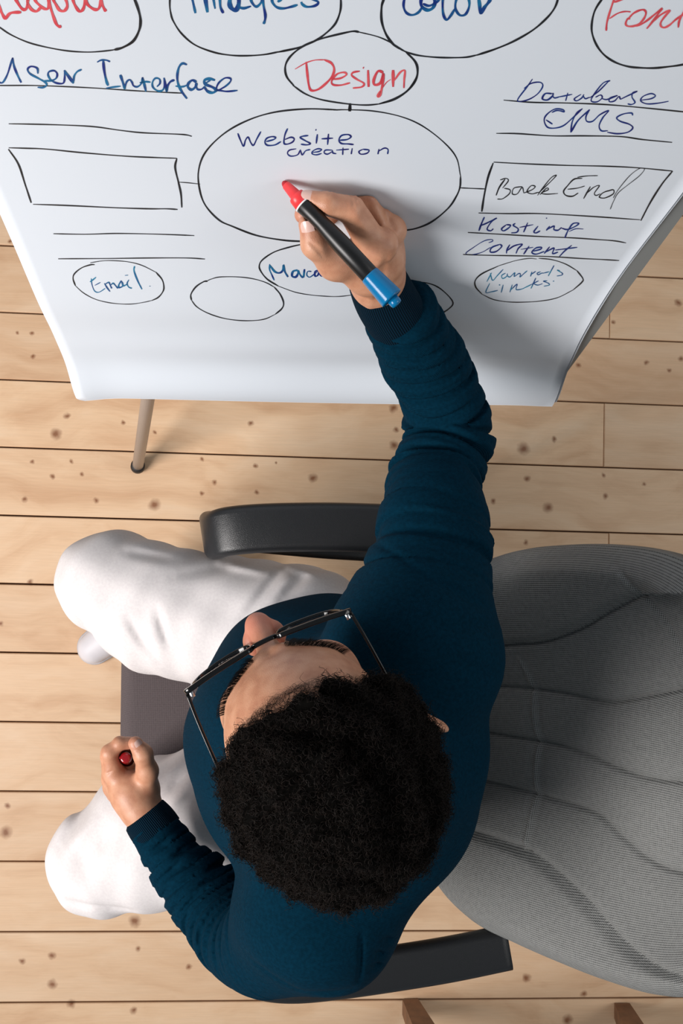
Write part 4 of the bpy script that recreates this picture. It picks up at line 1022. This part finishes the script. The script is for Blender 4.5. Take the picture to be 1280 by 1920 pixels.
# ================================================================ red cap in the left hand
a, b = P(235, 1420, .766), P(240, 1426, .734)
M_CAP = plain('glossy_red_cap', srgb(140, 10, 20), .15, spec=.6, coat=.5)
c0 = empty('marker_stopper', 'red marker cap closed in the fist of the resting hand', 'cap', tuple(a))
v, f = lathe([(0, .0030), (.0002, .0064), (.0015, .0076), (.004, .0080), (.034, .0080), (.0345, .0072)], a, b, 28); mesh('lid_body', v, f, M_CAP, c0)
s_ = nrm(np.cross(b - a, (0, 0, 1.0)) + 1e-6)
v, f, _ = sweep([a + (b - a) * .05 + s_ * .0082, a + (b - a) * .8 + s_ * .0084], rrect(.0016, .0036, .0006, 2)); mesh('clip', v, f, M_CAP, c0)

# ================================================================ office chair
CH = (.016, -.300, 0.0)
chair = empty('office_chair', 'office chair with grey woven padded backrest and black armrests', 'chair', CH)
def weave_material(name, c_dark, c_light, per, rough=.95):
    """plain weave laid out on the cushion's own UVs (metres)"""
    t = NT(name); u = t.n('ShaderNodeUVMap')
    mp = t.n('ShaderNodeMapping'); t.l(u, 0, mp, 'Vector'); mp.inputs['Scale'].default_value = (1/per, 1/per, 1)
    ck = t.n('ShaderNodeTexChecker'); ck.inputs['Scale'].default_value = 1; t.l(mp, 0, ck, 'Vector')
    sx = t.n('ShaderNodeSeparateXYZ'); t.l(mp, 0, sx, 0)
    def arch(i):
        m = t.n('ShaderNodeMath', operation='MULTIPLY'); m.inputs[1].default_value = math.pi; t.l(sx, i, m, 0)
        s_ = t.n('ShaderNodeMath', operation='SINE'); t.l(m, 0, s_, 0); a = t.n('ShaderNodeMath', operation='ABSOLUTE'); t.l(s_, 0, a, 0); return a
    ax, ay = arch(0), arch(1)
    mi = t.n('ShaderNodeMix'); t.l(ck, 'Fac', mi, 0); t.l(ax, 0, mi, 2); t.l(ay, 0, mi, 3)
    mul = t.n('ShaderNodeMath', operation='MULTIPLY'); t.l(ax, 0, mul, 0); t.l(ay, 0, mul, 1)
    ad = t.n('ShaderNodeMath', operation='ADD'); t.l(mul, 0, ad, 0)
    h = t.n('ShaderNodeMath', operation='MULTIPLY'); h.inputs[1].default_value = .5; t.l(mi, 0, h, 0); t.l(h, 0, ad, 1)
    nz = t.n('ShaderNodeTexNoise'); nz.inputs['Scale'].default_value = .35; nz.inputs['Detail'].default_value = 2; t.l(mp, 0, nz, 'Vector')
    n2 = t.n('ShaderNodeMath', operation='MULTIPLY_ADD'); n2.inputs[1].default_value = .5; t.l(nz, 'Fac', n2, 0); t.l(ad, 0, n2, 2)
    r = t.ramp(n2, 0, [(.35, c_dark), (1.0, c_light)]); t.l(r, 0, t.b, 'Base Color')
    t.b.inputs['Roughness'].default_value = rough; t.b.inputs['Specular IOR Level'].default_value = .15
    t.bump(ad, 0, .6, .001); return t.m
M_WEAVE = weave_material('grey_woven_upholstery', srgb(58, 60, 60), srgb(158, 159, 157), .0026)
M_SEAT = weave_material('dark_seat_upholstery', srgb(58, 52, 54), srgb(112, 102, 103), .0012)
M_PLA = plain('black_textured_plastic', srgb(26, 27, 29), .34, spec=.5, bump=.35, nscale=900)
M_PLD = plain('black_plastic_shell', srgb(20, 20, 21), .5)
M_CHR = plain('caster_metal', srgb(90, 90, 92), .3, metal=1)
def poly_dist(q, pl):
    d = np.full(len(q), 1e9)
    for a, b in zip(pl[:-1], pl[1:]):
        a = np.array(a, float); b = np.array(b, float); e = b - a
        t = np.clip(((q - a) @ e) / (e @ e), 0, 1); d = np.minimum(d, np.linalg.norm(q - a - t[:, None] * e, axis=1))
    return d
# backrest outline as measured: s runs up the back, for each s the two sides and the height above the floor
BS  = [0, .14, .30, .46, .62, .78, .90, .97, 1.0]
BXU = [800, 850, 930, 1010, 1100, 1195, 1270, 1315, 1335]; BYU = [1095, 1062, 1032, 1022, 1021, 1033, 1065, 1110, 1170]
BXD = [812, 868, 945, 1030, 1110, 1195, 1265, 1320, 1345]; BYD = [1655, 1738, 1782, 1820, 1852, 1878, 1880, 1850, 1780]
BZ  = [.575, .66, .76, .85, .94, 1.03, 1.10, 1.145, 1.165]
def sm_interp(s, xs, ys): 
    xs = np.array(xs); ys = np.array(ys, float); c = catmull(list(zip(xs, ys)), 8); return np.interp(s, c[:, 0], c[:, 1])
ns, ntt = 300, 270
s_arr = np.linspace(0, 1, ns); t_arr = np.linspace(-1, 1, ntt)
G = np.zeros((ns, ntt, 3)); GPX = np.zeros((ns, ntt, 2))
for i, s in enumerate(s_arr):
    U_ = np.array([sm_interp(s, BS, BXU), sm_interp(s, BS, BYU)]); D_ = np.array([sm_interp(s, BS, BXD), sm_interp(s, BS, BYD)]); z = sm_interp(s, BS, BZ)
    A_ = P(U_[0], U_[1], z); B_ = P(D_[0], D_[1], z)
    for j, t in enumerate(t_arr):
        k = (t + 1) / 2; G[i, j] = A_ + (B_ - A_) * k; GPX[i, j] = U_ + (D_ - U_) * k
BNRM = nrm(np.cross(G[-1, ntt//2] - G[0, ntt//2], G[ns//2, -1] - G[ns//2, 0])); BNRM *= -np.sign(BNRM[0])
Q = GPX.reshape(-1, 2)
seam_up = [(800,1235),(935,1212),(1010,1205),(1080,1180),(1130,1150),(1195,1115)]
seam_lo = [(800,1528),(850,1552),(930,1580),(1000,1612),(1080,1682),(1150,1760),(1210,1810),(1270,1838)]
border = [(900,1052),(1000,1048),(1100,1045),(1160,1062),(1197,1112),(1225,1160),(1250,1225),(1280,1310),(1300,1420),(1310,1560),(1300,1700),(1272,1838)]
ch1 = [(850,1290),(935,1294),(1020,1305),(1100,1322),(1170,1312),(1240,1298),(1300,1290)]
ch2 = [(850,1372),(910,1385),(1000,1402),(1060,1420),(1150,1458),(1215,1472),(1300,1476)]
ch3 = [(850,1462),(900,1475),(980,1497),(1080,1530),(1130,1575),(1180,1618),(1230,1642),(1300,1652)]
vert = [(960,1240),(970,1290),(976,1390),(977,1480),(974,1592)]
for _pl in (seam_up, seam_lo, border, ch1, ch2, ch3, vert): _c = [tuple(x) for x in catmull(_pl, 6)]; _pl[:] = _c
def side_of(q, pl):      # signed: > 0 below the line
    pl = np.array(pl, float); return q[:, 1] - np.interp(q[:, 0], pl[:, 0], pl[:, 1])
du = poly_dist(Q, seam_up); dl = poly_dist(Q, seam_lo); db = poly_dist(Q, border)
inside = (side_of(Q, seam_up) > 0) & (side_of(Q, seam_lo) < 0)
edge_in = np.minimum(du, dl)
depth = np.where(inside, -.022 * (1 - np.exp(-edge_in / 60)) - .003, 0.0)
bol = np.where(~inside, .016 * np.sin(np.clip(edge_in / 150, 0, 1) * np.pi * .8), 0)
h = depth + bol
for pl, wd, dp in ((seam_up, 6, .0085), (seam_lo, 8, .0085), (border, 4.5, .0032), (ch1, 5, .0055), (ch2, 5, .0055), (ch3, 5, .0055)):
    d_ = poly_dist(Q, pl); h -= dp * np.exp(-(d_ / wd) ** 2)
for k_, pl in enumerate((ch1, ch2, ch3)): 
    d_ = poly_dist(Q, pl); h = h + np.where(inside, -.005 * np.exp(-(d_ / 26) ** 2), 0)
dv = poly_dist(Q, vert); h = h + np.where(inside, .0022 * np.exp(-(dv / 3.0) ** 2) - .002 * np.exp(-((dv - 9) / 6) ** 2), 0)
h = h.reshape(ns, ntt)
TH = .045
edge = np.minimum(1 - np.abs(t_arr)[None], 1.0) * .25            # metres from the side
es = np.minimum(s_arr, 1 - s_arr)[:, None] * .62 + 0 * edge
e2 = np.minimum(edge, es); rr_ = .040
round_ = np.where(e2 < rr_, np.sqrt(np.maximum(0, 1 - (1 - e2 / rr_) ** 2)), 1.0)
front = G + BNRM * ((h * np.clip(e2 / .03, 0, 1) + TH * round_ - TH)[..., None])
back = G + BNRM * ((-TH - TH * .9 * round_)[..., None])
uvf = np.stack(np.broadcast_arrays(s_arr[:, None] * .66, t_arr[None] * .27), -1)
V = np.concatenate([front.reshape(-1, 3), back.reshape(-1, 3)]); UVc = np.concatenate([uvf.reshape(-1, 2)] * 2); n0 = ns * ntt
i_, j_ = np.meshgrid(np.arange(ns - 1), np.arange(ntt - 1), indexing='ij'); a_ = (i_ * ntt + j_).ravel()
Fq = np.concatenate([np.stack([a_, a_ + ntt, a_ + ntt + 1, a_ + 1], 1), np.stack([a_, a_ + 1, a_ + ntt + 1, a_ + ntt], 1) + n0])
rim = [i * ntt for i in range(ns)] + [(ns-1) * ntt + j for j in range(1, ntt)] + [i * ntt + ntt - 1 for i in range(ns - 2, -1, -1)] + [j for j in range(ntt - 2, 0, -1)]
rim = np.array(rim); r2 = np.roll(rim, -1); Fq = np.concatenate([Fq, np.stack([rim, rim + n0, r2 + n0, r2], 1)])
mesh('backrest', V, Fq, M_WEAVE, chair, uv=UVc)['label'] = 'channel-stitched grey backrest with side bolsters'
# seat cushion
def slab(x0, x1, y0, y1, z0, z1, r, n=64, crown=.01, corner=.06):
    """cushion: superellipse-cornered slab with rounded edges, UV in metres"""
    V, UVs, Fc = [], [], []
    prof = [(0, z0, 1)] + [(r * math.cos(a), z0 + r + r * math.sin(a), 0) for a in np.linspace(-math.pi/2, 0, 5)] + [(r * math.cos(a), z1 - r + r * math.sin(a), 0) for a in np.linspace(0, math.pi/2, 7)]
    ring = []
    hx, hy = (x1 - x0) / 2 - r, (y1 - y0) / 2 - r; cx, cy = (x0 + x1) / 2, (y0 + y1) / 2
    for k in range(n):
        a = 2 * math.pi * k / n; c, s = math.cos(a), math.sin(a); e = .30
        ring.append((math.copysign(abs(c) ** e, c), math.copysign(abs(s) ** e, s), c, s))
    for off_, z, _ in prof[1:]:
        for ux, uy, c, s in ring: V.append((cx + ux * hx + off_ * c, cy + uy * hy + off_ * s, z)); UVs.append((V[-1][0] + (z1 - z) * (1 if c > 0 else -1), V[-1][1]))
    m = len(prof) - 1
    for i in range(m - 1):
        for k in range(n): Fc.append((i*n+k, i*n+(k+1) % n, (i+1)*n+(k+1) % n, (i+1)*n+k))
    last = (m - 1) * n
    for q, fr_ in enumerate((.85, .6, .3, .02)):
        for ux, uy, c, s in ring:
            V.append((cx + ux * hx * fr_, cy + uy * hy * fr_, z1 + crown * (1 - fr_ ** 2))); UVs.append((V[-1][0], V[-1][1]))
        nb_ = last + n
        for k in range(n): Fc.append((last+k, last+(k+1) % n, nb_+(k+1) % n, nb_+k))
        last = nb_
    Fc.append(tuple(last + k for k in range(n))); Fc.append(tuple(range(n))[::-1])
    return V, Fc, UVs
v, f, uv = slab(-.247, .27, -.545, -.055, .385, .470, .030); mesh('seat', v, f, M_SEAT, chair, uv=uv)
v, f, uv = slab(-.225, .25, -.52, -.08, .355, .390, .012); mesh('seat_shell', v, f, M_PLD, chair)
# armrests
def arm(path, w_, t_):
    c = catmull(path, 8); sec = rrect(w_, t_, min(w_, t_) * .42, 5)
    v, f, _ = sweep(c, sec, scales=np.interp(c[:, 2], [.50, .62], [.58, 1.0])); return mesh('armrest', v, f, M_PLA, chair)
arm([P(905,998,.700), P(760,992,.700), P(620,988,.700), P(500,990,.698), P(430,996,.690), P(403,1004,.665), P(396,1002,.620), P(405,1004,.560), P(470,1012,.500), P(600,1024,.465), P(720,1034,.445), P(760,1056,.41), P(740,1110,.372)], .074, .030)
arm([P(952,1776,.685), P(850,1797,.685), P(760,1812,.685), P(650,1828,.685), P(560,1837,.685), P(500,1833,.680), P(462,1818,.668), P(448,1795,.640), P(458,1770,.600), P(500,1735,.560), P(600,1690,.520), P(680,1650,.48), P(690,1600,.42), P(680,1560,.39)], .066, .030)
# column and five-star base
bx, by = CH[0], CH[1]
v, f = lathe([(0, .030), (.12, .030), (.121, .020), (.27, .020)], (bx, by, .085), (bx, by, .40), 24); mesh('gas_column', v, f, M_PLD, chair)
v, f = lathe([(0, .045), (.01, .055), (.05, .05), (.06, .035)], (bx, by, .065), (bx, by, .16), 24); hub = mesh('base_hub', v, f, M_PLD, chair)
for k in range(5):
    a = math.radians(18 + 72 * k + 18); d = np.array([math.cos(a), math.sin(a), 0]); o3_ = np.array([bx, by, 0])
    v, f, _ = sweep([o3_ + d * .03 + (0, 0, .105), o3_ + d * .15 + (0, 0, .098), o3_ + d * .285 + (0, 0, .075)], rrect(.046, .028, .008, 3), scales=[1.05, .9, .7]); lg = mesh('base_leg', v, f, M_PLD, chair)
    c_ = o3_ + d * .285; s_ = np.cross(d, (0, 0, 1)); 
    for sg in (-1, 1):
        v, f = lathe([(0, .010), (.001, .0235), (.003, .026), (.014, .026), (.016, .0235), (.017, .01)], c_ + s_ * sg * .006 + (0, 0, .026), c_ + s_ * sg * .030 + (0, 0, .026), 20); mesh('wheel', v, f, M_PLD, lg)
    v, f = lathe([(0, .007), (.040, .007)], c_ + (0, 0, .028), c_ + (0, 0, .07), 10); mesh('caster_stem', v, f, M_CHR, lg)
# back support arm
v, f, _ = sweep(catmull([(.05, -.30, .37), (.24, -.30, .37), (.34, -.30, .42), (.385, -.30, .56), (.43, -.30, .75)], 6), rrect(.07, .018, .006, 3), up=(0, 1, 0)); mesh('back_support', v, f, M_PLD, chair)
# ================================================================ wooden stool at the bottom edge of the picture
M_DW = plain('dark_stained_wood', srgb(96, 66, 46), .5, noise=.3, nscale=30)
M_DWE = plain('stool_leg_wood', srgb(118, 80, 54), .45, noise=.25, nscale=40)
st = empty('wooden_stool', 'dark wooden stool at the bottom edge, only its two leg ends showing', 'stool', tuple(P(950, 2150, 0)))
FT = [P(768,1886,.0), P(1165,1894,.0)]
cx_ = (FT[0] + FT[1]) / 2; FT += [FT[0] + (0.02, -.36, 0), FT[1] + (-.02, -.36, 0)]
def stool_leg(ft, top):
    v, f, _ = sweep([ft + (0, 0, .0015), ft + (top - ft) * .5, top], [(-.5, -.5), (.5, -.5), (.5, .5), (-.5, .5)], scales=[.034, .056, .066], up=(0, 1, 0))
    return mesh('leg', v, f, M_DWE, st, smooth=False)
for i, ft in enumerate(FT): 
    top = ft * .82 + np.array([cx_[0], cx_[1] - .18, 0]) * .18; top[2] = .42; stool_leg(ft, top)
x0, x1 = FT[0][0] - .01, FT[1][0] + .01; y0, y1 = FT[2][1] - .0, FT[0][1] - .0
v, f, uv = slab(x0, x1, y0 , y1 - .02, .42, .45, .008, crown=0); mesh('stool_seat', v, f, M_DW, st)
